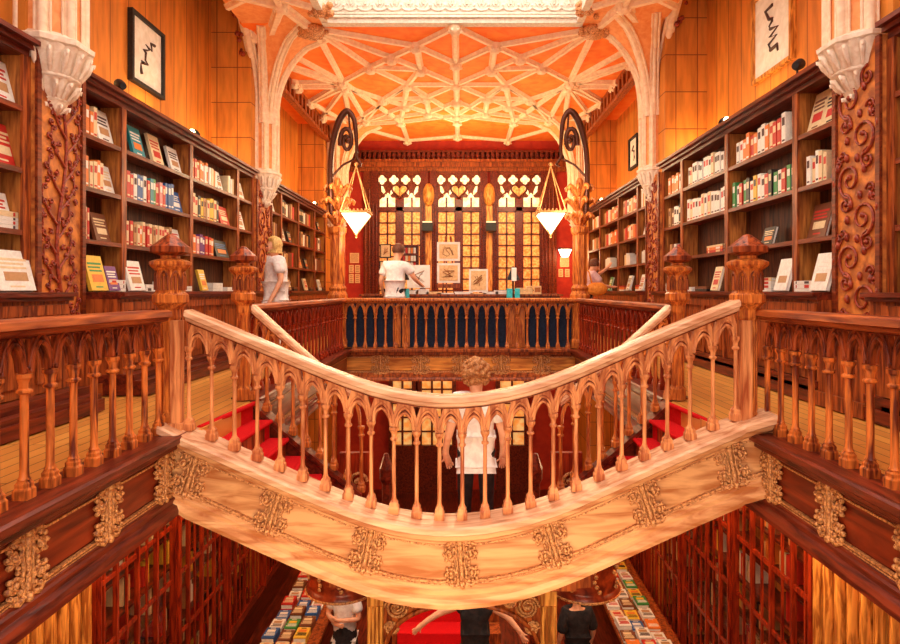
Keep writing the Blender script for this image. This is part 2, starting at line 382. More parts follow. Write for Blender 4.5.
# white clustered columns with leaf corbels; fan heads
def clusterr(a, n=12): return 1+.10*abs(cos(a*n/2))**.5
def pilaster(cx, cy, r, zrim, ztip, ztop, name, fan, label, tx, ty, side):
    t = thing(name, label, 'column', (cx, cy, ztip), 'plaster wall columns')
    s = MB()
    for k in range(8):
        a = k*pi/4+pi/8; s.tube([(cx+r*.96*cos(a), cy+r*.96*sin(a), zrim), (cx+r*.96*cos(a), cy+r*.96*sin(a), ztop)], r*.13, 8)
        for dd in (-.22, -.13, .13, .22): s.tube([(cx+r*.93*cos(a+dd), cy+r*.93*sin(a+dd), zrim), (cx+r*.93*cos(a+dd), cy+r*.93*sin(a+dd), ztop)], r*.045, 6)
    sh = s.build('shaft', 'plaster', t)
    inn = MB(); inn.lathe([(r*.93, zrim+.03), (r*.93, ztop)], (cx, cy, 0), 8, rot=pi/8, smooth=False); inn.build('shaft_face', 'plaster_tint', sh)
    h = zrim-ztip; c = MB()
    c.lathe([(r*1.05, zrim-.05*h), (r*1.22, zrim-.02*h), (r*1.24, zrim+.05*h), (r*1.08, zrim+.09*h), (r*.96, zrim+.14*h)], (cx, cy, 0), 8, rot=pi/8, smooth=False)
    fl = lambda a, j, z: .94+.15*abs(cos(a*8))
    c.lathe([(r*.72, zrim-.46*h), (r*.80, zrim-.42*h), (r*.86, zrim-.30*h), (r*1.02, zrim-.12*h), (r*1.1, zrim-.05*h)], (cx, cy, 0), 64, mod=fl)
    c.lathe([(r*.72, zrim-.50*h), (r*.86, zrim-.47*h), (r*.80, zrim-.42*h)], (cx, cy, 0), 16)
    c.lathe([(r*.42, zrim-.76*h), (r*.52, zrim-.70*h), (r*.66, zrim-.55*h), (r*.74, zrim-.48*h)], (cx, cy, 0), 64, mod=fl)
    c.lathe([(r*.44, zrim-.80*h), (r*.52, zrim-.77*h), (r*.44, zrim-.74*h)], (cx, cy, 0), 16)
    c.lathe([(r*.05, ztip), (r*.22, ztip+.02*h), (r*.36, ztip+.10*h), (r*.44, ztip+.2*h)], (cx, cy, 0), 48, mod=lambda a, j, z: 1+.1*abs(cos(a*6)))
    for (rr, zz, nn, q, lh) in ((1.04, -.12, 16, .085, .30), (.70, -.54, 12, .08, .22), (.38, -.85, 8, .07, .12)):
        for k in range(nn):
            a = 2*pi*(k+.5)/nn; ca, sa = cos(a), sin(a)
            z0 = zrim+zz*h
            pts = [(cx+r*ca*(rr-.20), cy+r*sa*(rr-.20), z0-lh*h), (cx+r*ca*(rr-.02), cy+r*sa*(rr-.02), z0-lh*.5*h), (cx+r*ca*(rr+.08), cy+r*sa*(rr+.08), z0-.02*h), (cx+r*ca*(rr+.15), cy+r*sa*(rr+.15), z0-.01*h), (cx+r*ca*(rr+.14), cy+r*sa*(rr+.14), z0-.06*h)]
            c.tube(pts, [r*q*.5, r*q*.9, r*q, r*q*.8, r*q*.4], 6)
    c.build('corbel', 'plaster_white', t)
    if fan:
        f = MB(); fr = MB(); Zs = fan
        H = ZC-Zs
        def R(u, a=0): return r*.9+(.10+1.1*max(0, cos(a-(-.6 if side < 0 else pi+.6)))**2.2)*(1-sqrt(max(0, 1-u*u)))
        U = [i/12 for i in range(13)]
        f.lathe([(1, Zs+H*u) for u in U], (cx, cy, 0), 48, mod=lambda a, j, z: R(U[j], a)-.03)
        f.build('vault_web', 'plaster_tint', t)
        for k in range(12):
            a = 2*pi*k/12+pi/12
            ww = .05 if k % 2 else .035
            for off in (-.06, 0, .06):
                fr.tube([(cx+R(u, a)*cos(a+off/(R(u, a)*1.)), cy+R(u, a)*sin(a+off/(R(u, a)*1.)), Zs+H*u) for u in U], ww if off == 0 else .022, 7)
        fr.build('vault_rib', 'plaster', t)
    return t
pilaster(-3.70, 5.40, .285, 3.18, 2.58, 6.9, 'wall_column', None, 'broad cream plaster column ending in a leafy corbel above the vine pillar', 0, 0, -1)
pilaster(3.44, 5.14, .28, 3.10, 2.60, 6.9, 'wall_column', None, 'broad cream plaster column ending in leafy corbel above the scroll carved pillar', 0, 0, 1)
pilaster(-3.64, 11.1, .255, 3.15, 2.54, ZC, 'vault_column', 4.05, 'slim plaster column between left bookcases, flaring into ceiling ribs', 0, 0, -1)
pilaster(3.40, 10.6, .235, 3.12, 2.55, ZC, 'vault_column', 4.05, 'slim plaster column between right bookcases, flaring into ceiling ribs', 0, 0, 1)
pilaster(-3.52, 16.9, .33, 3.15, 2.60, ZC, 'vault_column', 3.9, 'distant plaster column at left end of the back wall behind hanging lamp', 0, 0, -1)
pilaster(3.30, 16.6, .33, 3.12, 2.60, ZC, 'vault_column', 3.9, 'distant plaster column at right end of the back wall behind hanging lamp', 0, 0, 1)
# wall arches rising from the slim columns toward the skylight, with dark crockets
for side, x, ye, nm in ((-1, -3.72, 10.95, 'left'), (1, 3.48, 10.45, 'right')):
    C = []
    for k in range(17):
        u = k/16; C.append((ye-2.4*(1-sqrt(1-u*u*.97)), 4.2+2.0*u))
    q = MB()
    for (a, b_) in zip(C[:-1], C[1:]):
        for xx in (x-.05, x+.05): q.add([(xx, a[0], a[1]), (xx, b_[0], b_[1]), (xx, ye+.1, b_[1]), (xx, ye+.1, a[1])], [(0, 1, 2, 3)])
    o = struct('trim_spandrel_'+nm, q, 'plaster_tint')
    q = MB()
    for dx, rr in ((0, .06), (-.07, .03), (.07, .03)): q.tube([(x+dx, a[0]+abs(dx)*.6, a[1]) for a in C], rr, 8)
    q.build('arch_rib', 'plaster', o)
    q = MB()
    for k in range(2, 15, 2):
        a = C[k]
        for _ in range(5): q.ball((x+side*.13+random.uniform(-.04, .04), a[0]+random.uniform(-.05, .05)-.02, a[1]+random.uniform(-.09, .09)), random.uniform(.03, .05), 6)
    q.build('crocket', 'vine_dark', o)

# ------------------------------------------------------------------ carved wooden pillars
def spiral(mb, fn, cx, cz, r0, turns, rad, dirn=1, a0=0, n=16):
    pts = []
    for i in range(n+1):
        t = i/n; a = a0+dirn*turns*2*pi*t; r = r0*(1-t*.85); pts.append(fn(cx+r*cos(a), cz+r*sin(a)))
    mb.tube(pts, [rad*(1-.4*i/n) for i in range(n+1)], 6)
    mb.ball(pts[-1], rad*1.7, 7)
def carved_pillar(side, y0, y1, z0, z1, style, label):
    XF = XL if side < 0 else XR; d = -side
    t = thing('carved_pillar', label, 'pillar', (XF, (y0+y1)/2, z0), 'carved wooden pillars')
    b = MB(); b.box(XF-d*.05, XF+d*.06, y0, y1, z0, z1); b.build('board', 'carved_pillar', t)
    e = MB()
    for yy in (y0+.02, y1-.02): e.box(XF+d*.06, XF+d*.085, yy-.025, yy+.025, z0, z1)
    e.build('edge_strip', 'shelf_wood', t)
    bb = MB(); bb.box(XF-d*.05, XF+d*.2, y0-.04, y1+.04, 0, .55); bb.box(XF, XF+d*.23, y0-.04, y1+.04, .55, .60); bb.box(XF, XF+d*.24, y0-.04, y1+.04, 0, .12); bb.build('pedestal', 'cabinet_wood', t)
    v = MB(); fn = lambda u, w: (XF+d*.07, y0+(y1-y0)*.5+u, w); W = (y1-y0)
    if style == 'vine':
        st = []
        for i in range(41):
            q = i/40; st.append(fn(.10*W*sin(q*9), z0+(z1-z0)*.86*q))
        v.tube(st, [.026-.014*i/40 for i in range(41)], 7)
        for i in range(2, 40, 2):
            u, w = .10*W*sin(i/40*9), z0+(z1-z0)*.86*i/40; s_ = 1 if (i//2) % 2 else -1
            L_ = W*(.30+.08*random.random())
            pts = [fn(u, w), fn(u+s_*L_*.45, w+.10), fn(u+s_*L_*.85, w+.24), fn(u+s_*L_*.8, w+.34)]
            v.tube(pts, [.013, .011, .009, .007], 6)
            for p_ in ((.5, .14), (.75, .2), (.95, .26), (.7, .34), (.35, .20), (.9, .12)):
                spiral(v, fn, u+s_*L_*p_[0], w+p_[1], .035, .8, .010, s_, random.random()*6, 7)
    else:
        k = 0; z = z0+.1
        while z < z1-.25:
            s_ = 1 if k % 2 else -1
            spiral(v, fn, -s_*W*.30, z+.05, W*.10, 1.2, .010, s_, 0, 12); spiral(v, fn, s_*W*.36, z+.33, W*.09, 1.2, .010, -s_, 2, 12); spiral(v, fn, s_*W*.14, z+.16, W*.26, 1.5, .015, s_, -pi/2, 22)
            spiral(v, fn, -s_*W*.24, z+.30, W*.15, 1.3, .013, -s_, pi/2, 16)
            for q in range(5): a = q*.7; v.ball(fn(s_*W*.14+W*.33*cos(a*s_), z+.16+W*.33*sin(a)), .024, 7, sz=1.7)
            z += .34; k += 1
    v.build('carved_relief', 'vine_dark', t)
carved_pillar(-1, 5.13, 5.78, 0, 3.1, 'vine', 'orange wooden pillar carved with a thin branching vine, beside left bookcase')
carved_pillar(1, 4.76, 5.36, 0, 3.05, 'scroll', 'brown wooden pillar carved with fat leaf scrolls, beside right bookcase')
carved_pillar(-1, 10.66, 11.5, 0, 3.0, 'scroll', 'narrow carved wooden pillar below slim left column, beyond woman with blonde hair')
carved_pillar(1, 10.08, 10.8, 0, 3.0, 'scroll', 'narrow carved wooden pillar below slim right column between the two bookcases')

# ------------------------------------------------------------------ bookcases on the gallery
SH = [1.0, 1.52, 2.04, 2.56]
def bookcase(side, y0, y1, divs, label, name='bookcase'):
    XF = XL if side < 0 else XR; d = -side; XB = XF+side*.22
    t = thing(name, label, 'bookcase', (XF, (y0+y1)/2, 0), 'gallery bookcases')
    o = MB(); o.box(XB, XB+side*.03, y0, y1, .95, 3.04); o.build('back_panel', 'shelf_back_shaded', t)
    for yd in [y0+.02]+divs+[y1-.02]:
        o = MB(); o.box(XF, XB, yd-.025, yd+.025, .98, 3.0); o.box(XF, XF+d*.025, yd-.045, yd+.045, .98, 3.0, 1); o.build('divider', ['shelf_side_lit', 'cabinet_wood'], t)
    ys = [y0]+divs+[y1]
    for a, c in zip(ys[:-1], ys[1:]):
        for z in SH[1:]:
            o = MB(); o.box(XF, XB, a+.03, c-.03, z-.03, z); o.box(XF, XF+d*.02, a+.04, c-.04, z-.04, z+.004); o.build('shelf', 'shelf_wood', t)
    o = MB(); o.box(XB, XF+d*.03, y0, y1, 3.0, 3.05); o.box(XB, XF+d*.08, y0, y1, 3.05, 3.09); o.box(XB, XF+d*.13, y0, y1, 3.09, 3.13); o.build('cornice', 'dark_wood', t)
    CE = XF+d*.45 if side < 0 else XF+d*.25      # counter edge
    CF = CE-d*.08
    o = MB(); o.box(XB, CE, y0, y1, .965, 1.0); o.box(XB, CE-d*.04, y0, y1, .93, .965); o.build('counter', 'dark_wood', t)
    o = MB(); o.box(XB, CF, y0, y1, 0, .93)
    yy = y0+.05
    while yy < y1-.3:
        w = min(.62, y1-.05-yy)
        o.box(CF, CF+d*.03, yy, yy+.06, .1, .9); o.box(CF, CF+d*.03, yy+.06, yy+w-.0, .82, .9); o.box(CF, CF+d*.03, yy+.06, yy+w, .1, .2)
        o.box(CF, CF+d*.015, yy+.13, yy+w-.07, .28, .75)
        yy += w
    t_bc = o.build('base_cabinet', 'cabinet_wood', t)
    pl = MB(); e = .30 if side < 0 else .06
    y0 -= .004; y1 += .004; pl.box(XB, CF+d*e, y0, y1, 0, .10); pl.box(XB, CF+d*(e-.03), y0-.003, y1+.003, .10, .14)
    pl.box(XB, CF+d*(e*.5+.02), y0-.001, y1+.001, .14, .2); pl.build('plinth', 'dark_wood', t_bc)
    return t
LD = [6.55, 8.19, 9.9]; RD = [6.07, 7.64, 9.19]
L2 = [12.3, 13.6, 15.1]; R2 = [11.5, 12.9, 14.6]
bookcase(-1, 5.8, 10.64, LD, 'long wooden bookcase with counter along left gallery wall, below framed artwork')
bookcase(1, 5.38, 10.06, RD, 'long wooden bookcase with counter along right gallery wall, below framed artwork')
bookcase(-1, 11.52, 16.3, L2, 'dark distant bookcase on the left wall behind the blonde woman')
bookcase(1, 10.84, 15.9, R2, 'distant bookcase on the right wall beside the person in pink')
bookcase(-1, 3.9, 5.1, [], 'nearest bookcase at left edge of the picture, left of vine pillar')
bookcase(1, 3.9, 4.74, [], 'nearest bookcase at right edge of the picture, right of scroll pillar')

# books ------------------------------------------------------------
BM = {}
def bookmesh(col, kind, accent):
    k = (col, kind, accent)
    if k in BM: return BM[k]
    m = MB()
    if kind == 'spine':       # spine looks to +x, thickness y, height z, unit size, origin bottom centre front
        m.box(-1, 0, -.5, -.40, 0, 1); m.box(-1, 0, .40, .5, 0, 1); m.box(-.06, 0, -.4, .4, 0, 1)
        m.box(-.97, -.06, -.4, .4, .02, .97, 1); m.box(0, .006, -.36, .36, .60, .85, 2); m.box(0, .006, -.36, .36, .10, .16, 2)
    else:                     # face-out: cover looks to +x, width y
        m.box(-1, -.8, -.5, .5, 0, 1); m.box(-.2, 0, -.5, .5, 0, 1); m.box(-.9, -.1, -.5, -.44, 0, 1); m.box(-.8, -.2, -.44, .48, .01, .98, 1)
        z = .9
        m.box(0, .05, -.4, .4, .74, .80, 2); m.box(0, .05, -.4, .3, .64, .69, 2); m.box(0, .05, -.36, .36, .54, .59, 2)
        m.box(0, .05, -.3, .34, .24, .46, 3); m.box(0, .05, -.2, .2, .08, .12, 2)
    BM[k] = m.mesh('book_'+kind+'_'+col, ['cover_'+col, 'paper', 'cover_'+accent if accent != 'ink' else 'text_dark', 'cover_'+{'white': 'tan', 'blue': 'white', 'red': 'cream', 'green': 'yellow', 'brown': 'cream', 'cream': 'red'}.get(col, 'orange')])
    return BM[k]
def accent(c): return {'white': random.choice(['ink', 'red', 'ink']), 'cream': 'red', 'red': 'cream', 'orange': 'white', 'yellow': 'black', 'blue': 'white', 'teal': 'white', 'green': 'white', 'black': 'cream', 'brown': 'cream', 'pink': 'white', 'purple': 'white', 'tan': 'brown'}[c]
NB = [0]; PEND = []
def place(side, kind, col, X, Y, Z, dep, th, h, label, group, lean=0, yaw=0, acc=None):
    ac = acc or accent(col)
    m = Matrix.Translation((X, Y, Z)) @ Matrix.Rotation((0 if side < 0 else pi)+yaw, 4, 'Z') @ (Matrix.Rotation(lean, 4, 'X') if kind == 'spine' else Matrix.Rotation(lean, 4, 'Y')) @ Matrix.Diagonal((dep, th, h, 1))
    e = [m, col, kind, ac, label, group, h*th/(Y*Y)]; PEND.append(e)
    return e
def flush_books(n_ind):
    PEND.sort(key=lambda e: -e[6])
    for e in PEND[:n_ind]:
        o = bpy.data.objects.new('book', bookmesh(e[1], e[2], e[3])); COL.objects.link(o)
        l, r, sc_ = e[0].decompose(); o.location = l; o.rotation_euler = r.to_euler(); o.scale = sc_
        o['label'] = e[4]; o['category'] = 'book'; o['group'] = e[5]
    for e in PEND[n_ind:]:
        m = e[0]; bx = [(-1, -.5, 0), (0, -.5, 0), (0, .5, 0), (-1, .5, 0), (-1, -.5, 1), (0, -.5, 1), (0, .5, 1), (-1, .5, 1)]
        REST.add([m @ Vector(p) for p in bx], [(0, 3, 2, 1), (4, 5, 6, 7), (0, 1, 5, 4), (1, 2, 6, 5), (2, 3, 7, 6), (3, 0, 4, 7)], False, RC.index(e[1]))
        if e[2] == 'face': REST.add([m @ Vector(p) for p in [(.05, -.38, .6), (.05, .38, .6), (.05, .38, .8), (.05, -.38, .8)]], [(0, 1, 2, 3)], False, RC.index(e[3]) if e[3] in RC else 0)
    o = REST.build('remaining_books', ['cover_'+c for c in RC])
    tag(o, 'remaining small books in distant bookcases, on tables and behind glass downstairs', 'books', kind='stuff')
RC = list(BOOKC); REST = MB()
PAL = {'mix': ['red', 'white', 'cream', 'orange', 'yellow', 'blue', 'green', 'teal', 'pink'], 'warm': ['cream', 'red', 'cream', 'tan', 'cream', 'orange'], 'white': ['white', 'white', 'white', 'cream'],
       'wow': ['white', 'orange', 'red', 'cream', 'orange', 'white'], 'yg': ['yellow', 'green', 'cream', 'black', 'yellow', 'tan', 'cream'], 'rp': ['red', 'orange', 'pink', 'purple', 'pink', 'red'],
       'dark': ['black', 'brown', 'white', 'brown', 'tan', 'red'], 'bgr': ['red', 'pink', 'red', 'white', 'blue', 'blue', 'white', 'pink', 'teal', 'green'], 'kg': ['black', 'green', 'red', 'white', 'green', 'green', 'red', 'white', 'white', 'yellow', 'white'],
       'ro': ['red', 'orange', 'cream', 'orange', 'white', 'red', 'tan']}
ROWN = ['counter', 'lower', 'middle', 'top']
def fill(side, case, y0, y1, bayn, row, spec):
    XF = (XL if side < 0 else XR); d = -side; rx = d*.10 if row == 0 else 0; z = SH[row]+.004; W = y1-y0-.1
    cnt = 0; g = f'books on the {case}'
    def lab(txt):
        nonlocal cnt
        cnt += 1
        return f'{txt}, {ORD[cnt-1]} along {ROWN[row]} shelf, {bayn} bay from near end, {case}'
    for s in spec:
        if s[0] == 's':
            _, n, pal, a, c = s[:5]; hh = s[5] if len(s) > 5 else .30
            th = (c-a)*W/n; pl = PAL[pal]; y = y0+.05+a*W
            for i in range(n):
                col = pl[i % len(pl)] if random.random() < .8 else random.choice(pl)
                h = hh*random.uniform(.86, 1.08); t_ = th*random.uniform(.78, .96)
                place(side, 'spine', col, XF-d*random.uniform(.015, .035)+rx, y+th/2, z, random.uniform(.14, .17), t_, h, lab(f'upright {col} book'), g)
                y += th
        elif s[0] == 'c':
            _, col, ctr, w, h = s[:5]; acc = s[5] if len(s) > 5 else None
            place(side, 'face', col, XF-d*.05+rx*1.4, y0+.05+ctr*W, z+.012, .035, w, h, lab(f'face-out {col} book'), g, lean=(-.25), acc=acc)
        elif s[0] == 'k':
            _, n, pal, ctr, w = s[:5]
            zz = z
            for i in range(n):
                col = PAL[pal][i % len(PAL[pal])]
                t_ = random.uniform(.025, .045)
                o = place(side, 'spine', col, XF-d*.04, y0+.05+ctr*W-w/2*d*0, zz+t_/2, .20, t_, w, lab(f'flat {col} book'), g)
                o[0] = Matrix.Translation((XF-d*.03+rx, y0+.05+ctr*W+w/2, zz+t_/2)) @ Matrix.Rotation(0 if side < 0 else pi, 4, 'Z') @ Matrix.Rotation(pi/2 if side < 0 else -pi/2, 4, 'X') @ Matrix.Diagonal((.17, t_, w, 1))
                zz += t_+.002
LY = [5.84]+LD+[10.6]; RY = [5.4]+RD+[10.02]
specL = {
 (0, 3): [('s', 4, 'wow', 0, .45), ('c', 'white', .76, .26, .36, 'ink')], (0, 2): [('s', 6, 'wow', 0, .62), ('c', 'white', .84, .20, .30, 'cream')],
 (0, 1): [('s', 2, 'warm', .05, .2, .34), ('c', 'brown', .68, .26, .30)], (0, 0): [('c', 'yellow', .2, .28, .36, 'green'), ('c', 'purple', .62, .2, .26), ('k', 3, 'white', .75, .3)],
 (1, 3): [('c', 'teal', .27, .26, .36), ('c', 'cream', .56, .26, .38), ('c', 'white', .86, .28, .33, 'ink')],
 (1, 2): [('s', 16, 'bgr', 0, .76, .32), ('c', 'blue', .88, .28, .28)], (1, 1): [('s', 16, 'warm', 0, .74, .28), ('c', 'white', .87, .3, .3, 'red')],
 (1, 0): [('c', 'white', .08, .3, .34, 'red'), ('k', 2, 'white', .30, .3), ('k', 3, 'white', .62, .34), ('k', 2, 'white', .88, .28)],
 (2, 3): [('s', 12, 'wow', 0, .58), ('c', 'white', .70, .2, .3, 'ink'), ('s', 4, 'white', .84, .98, .28)], (2, 2): [('s', 11, 'yg', 0, .62, .32), ('c', 'red', .82, .36, .3, 'cream')],
 (2, 1): [('s', 8, 'rp', 0, .5), ('c', 'black', .76, .5, .27, 'blue')], (2, 0): [('c', 'yellow', .15, .2, .3, 'white'), ('k', 3, 'white', .45, .36), ('k', 2, 'white', .8, .4)],
 (3, 3): [('c', 'white', .5, .3, .3, 'cream')], (3, 2): [('c', 'white', .5, .36, .33, 'red')], (3, 1): [('k', 3, 'warm', .5, .3)], (3, 0): [('k', 3, 'white', .5, .3)]}
specR = {
 (0, 3): [('c', 'cream', .30, .3, .36, 'black'), ('c', 'cream', .74, .24, .40, 'brown')], (0, 2): [('s', 5, 'white', .3, .85, .3), ('c', 'purple', .15, .14, .34, 'pink')], (0, 1): [('c', 'brown', .68, .3, .34, 'red')],
 (0, 0): [('k', 3, 'white', .7, .3), ('c', 'white', .22, .26, .36, 'white')],
 (1, 3): [('c', 'white', .06, .16, .34, 'cream'), ('s', 13, 'wow', .14, .92, .32)], (1, 2): [('s', 16, 'kg', .02, .98, .30)], (1, 1): [('c', 'black', .45, .24, .2, 'cream'), ('k', 2, 'white', .82, .34)],
 (1, 0): [('c', 'white', .08, .24, .34, 'white'), ('k', 4, 'white', .34, .34), ('k', 2, 'warm', .6, .3)],
 (2, 3): [('s', 13, 'white', .1, .95, .30)], (2, 2): [('s', 13, 'white', .02, .95, .32)], (2, 1): [('k', 3, 'ro', .3, .5)], (2, 0): [('c', 'cream', .12, .22, .32, 'red'), ('k', 2, 'dark', .45, .4), ('k', 2, 'white', .8, .36)],
 (3, 3): [('s', 5, 'wow', .1, .9)], (3, 2): [('s', 5, 'dark', .1, .9)], (3, 1): [('s', 5, 'dark', .1, .8, .24)], (3, 0): [('k', 3, 'white', .5, .3)]}
for (bay, row), sp in specL.items(): fill(-1, 'left bookcase', LY[bay], LY[bay+1], ORD[bay], row, sp)
for (bay, row), sp in specR.items(): fill(1, 'right bookcase', RY[bay], RY[bay+1], ORD[bay], row, sp)
L2Y = [11.55]+L2+[16.25]; R2Y = [10.88]+R2+[15.85]
for bay in range(4):
    for row in range(4):
        n = 4 if bay in (0, 3) else 6
        if row == 0:
            fill(-1, 'far left bookcase', L2Y[bay], L2Y[bay+1], ORD[bay], 0, [('c', ['white', 'brown', 'cream', 'white'][bay], .3, .24, .28), ('k', 2, 'dark', .7, .3)])
            fill(1, 'far right bookcase', R2Y[bay], R2Y[bay+1], ORD[bay], 0, [('c', ['white', 'white', 'green', 'cream'][bay], .3, .24, .3), ('k', 3, 'wow', .7, .36)])
        else:
            if row == 3 and bay == 0: spl = [('c', 'white', .5, .34, .34)]
            elif (row+bay) % 3 == 0: spl = [('c', ['cream', 'white', 'tan', 'brown'][bay], .3, .26, .3), ('c', 'black', .72, .26, .26)]
            else: spl = [('s', n, 'dark', .1, .85, .32)]
            fill(-1, 'far left bookcase', L2Y[bay], L2Y[bay+1], ORD[bay], row, spl)
            if row == 1: spr = [('s', 3, 'white', .5, .8, .24)]
            elif bay == 0 and row == 2: spr = [('c', 'white', .5, .4, .34, 'red')]
            else: spr = [('s', n+1, 'ro', .08, .85, .30)]
            fill(1, 'far right bookcase', R2Y[bay], R2Y[bay+1], ORD[bay], row, spr)
fill(-1, 'nearest left bookcase', 3.95, 5.1, ORD[0], 3, [('c', 'white', .86, .3, .36)])
fill(-1, 'nearest left bookcase', 3.95, 5.1, ORD[0], 2, [('c', 'red', .86, .4, .36, 'cream')])
fill(-1, 'nearest left bookcase', 3.95, 5.1, ORD[0], 1, [('k', 4, 'white', .82, .4), ('c', 'white', .84, .3, .3, 'red')])
fill(-1, 'nearest left bookcase', 3.95, 5.1, ORD[0], 0, [('c', 'white', .86, .4, .34, 'cream'), ('k', 3, 'white', .4, .3)])
fill(1, 'nearest right bookcase', 3.95, 4.7, ORD[0], 0, [('c', 'cream', .62, .24, .34, 'red')])

# ------------------------------------------------------------------ balustrades
def sub(path, t):     # point at fraction index
    i = min(int(t), len(path)-2); f = t-i; a, c = path[i], path[i+1]
    return tuple(a[k]*(1-f)+c[k]*f for k in range(3))
def normals_for(path, sgn):
    ns = []
    for i in range(len(path)):
        a = path[max(i-1, 0)]; c = path[min(i+1, len(path)-1)]
        t = Vector((c[0]-a[0], c[1]-a[1], 0)).normalized(); ns.append((t.y*sgn, -t.x*sgn))
    return ns
BASE_STRAIGHT = [(.034, 0), (.034, .035), (.026, .045), (.028, .06), (.022, .075), (.020, .09)]
def balustrade(name, label, path, sgn, mats, sub_n=4, first=True, last=True, r=.017, group='carved gallery balustrades', H=.88, hand_w=.085, rise=.155, arch_m=None):
    # path = baluster stations; one baluster per station
    wood_m, hand_m = mats
    mid = path[len(path)//2]
    t = thing(name, label, 'balustrade', mid, group)
    fine = [sub(path, i/sub_n) for i in range((len(path)-1)*sub_n+1)]
    nf = normals_for(fine, sgn)
    # handrail
    h = MB(); w = hand_w
    prof = [(-w, H-.045), (-w*.95, H-.012), (-w*.7, H), (w*.7, H), (w*.95, H-.012), (w, H-.045), (w*.75, H-.055), (w*.7, H-.075), (w*.45, H-.085), (-w*.45, H-.085), (-w*.7, H-.075), (-w*.75, H-.055)]
    h.sweep(prof, fine, nf); h.build('handrail', hand_m, t)
    # arcade
    a = MB(); gr = MB(); T = .015; top = H-.08; spr = H-.27; e0 = .12
    def wi(u):
        u = min(u, 1-u)
        if u <= e0: return spr-.01
        x = (u-e0)/(.5-e0); R_ = 1.35
        return spr+rise*sqrt(max(0, R_*R_-(R_-x)**2))/sqrt(R_*R_-(R_-1)**2)
    us = [0, .05, e0, e0+.001, .15, .19, .24, .30, .37, .44, .5]
    us = us+[1-q for q in us[::-1][1:]]
    holew = .15
    def wt(u): q = min(u, 1-u); return top-.10+.08*q/holew
    for i in range(len(path)-1):
        P0, P1 = path[i], path[i+1]
        tt = Vector((P1[0]-P0[0], P1[1]-P0[1], 0)).normalized(); nn = (tt.y*sgn, -tt.x*sgn)
        def M(u, w_, n_): return (P0[0]*(1-u)+P1[0]*u+nn[0]*n_, P0[1]*(1-u)+P1[1]*u+nn[1]*n_, P0[2]*(1-u)+P1[2]*u+w_)
        for u0, u1 in zip(us[:-1], us[1:]):
            if u1-u0 < 1e-6: continue
            mu = (u0+u1)/2
            segs = [(wi(u0), wi(u1), wt(u0), wt(u1)), (top-.018, top-.018, top, top)] if min(mu, 1-mu) < holew and True else [(wi(u0), wi(u1), top, top)]
            for (a0, a1, b0, b1) in segs:
                vs = [M(u0, a0, T), M(u1, a1, T), M(u1, b1, T), M(u0, b0, T), M(u0, a0, -T), M(u1, a1, -T), M(u1, b1, -T), M(u0, b0, -T)]
                a.add(vs, [(0, 1, 2, 3), (7, 6, 5, 4), (0, 4, 5, 1), (3, 2, 6, 7)])
        for sd in (1, -1):
            arc = [M(u, wi(u), sd*(T+.004)) for u in us if e0 < u < 1-e0]
            a.tube(arc, .011, 6, caps=False)
            arc = [M(u, min(wi(u)+.036, top-.004), sd*(T+.003)) for u in us if .05 <= u <= .95 and abs(u-e0) > .002]
            a.tube(arc, .009, 6, caps=False)
            gr.tube([M(u, wi(u)+.018, sd*(T+.001)) for u in us if e0 < u < 1-e0], .0045, 4, caps=False)  # dark tubes stand in for shade in the moulding crevices
            gr.tube([M(u, top-.012, sd*(T+.002)) for u in (0, .5, 1)], .005, 4, caps=False)
    ac_ = a.build('arcade', arch_m or wood_m, t); gr.build('groove_shade', 'panel_red', ac_)
    # balusters
    for i, P in enumerate(path):
        if (i == 0 and not first) or (i == len(path)-1 and not last): continue
        s = MB(); c = (P[0], P[1], P[2])
        s.lathe([(.050, 0), (.050, .045), (.040, .058), (.041, .075), (.030, .088), (r*1.2, .098)], c, 4, rot=pi/4, smooth=False)
        s.lathe([(r*1.5, .095), (r*1.1, .11), (r*1.0, .14), (r*.95, spr-.12), (r*1.0, spr-.085)], c, 10)
        cr = max(.034, r*1.9)
        s.lathe([(r*1.0, spr-.10), (r*1.9, spr-.09), (r*1.9, spr-.08), (r*1.2, spr-.07), (r*1.3, spr-.045), (cr*.8, spr-.03), (cr, spr-.018), (cr, spr), (r, spr+.002)], c, 8, rot=pi/8, smooth=False)
        s.build('baluster', wood_m, t)
    return t
ORN = {}
def ornament_mesh(mat):
    if mat in ORN: return ORN[mat]
    # local: x along wall, z up (0 = centre), looks to -y
    m = MB(); fn = lambda u, w: (u, -.006, w)
    m.lathe([(.012, -.15), (.03, -.13), (.022, -.10), (.016, -.06), (.024, 0), (.016, .06), (.022, .10), (.03, .13), (.012, .15)], (0, -.008, 0), 8, sy=.7)
    for sx in (-1, 1):
        m.tube([fn(sx*.035, -.14), fn(sx*.045, -.05), fn(sx*.03, 0), fn(sx*.045, .05), fn(sx*.035, .14)], .012, 6)
        for sz in (-1, 1):
            spiral(m, fn, sx*.10, sz*.075, .05, 1.2, .013, sx*sz, pi if sx > 0 else 0, 14)
            for q in range(5):
                a = q*.8-.8; m.ball(fn(sx*(.10+.052*cos(a)), sz*(.075+.055*sin(a))), .017, 6)
            m.tube([fn(sx*.03, sz*.15), fn(sx*.08, sz*.165), fn(sx*.14, sz*.14)], [.016, .018, .008], 6)
            m.ball(fn(sx*.075, sz*.012), .014, 6)
    m.ball(fn(0, .16), .03, 7); m.ball(fn(0, -.16), .03, 7)
    ORN[mat] = m.mesh('carved_ornament', [mat]); return ORN[mat]
MOULD = {}
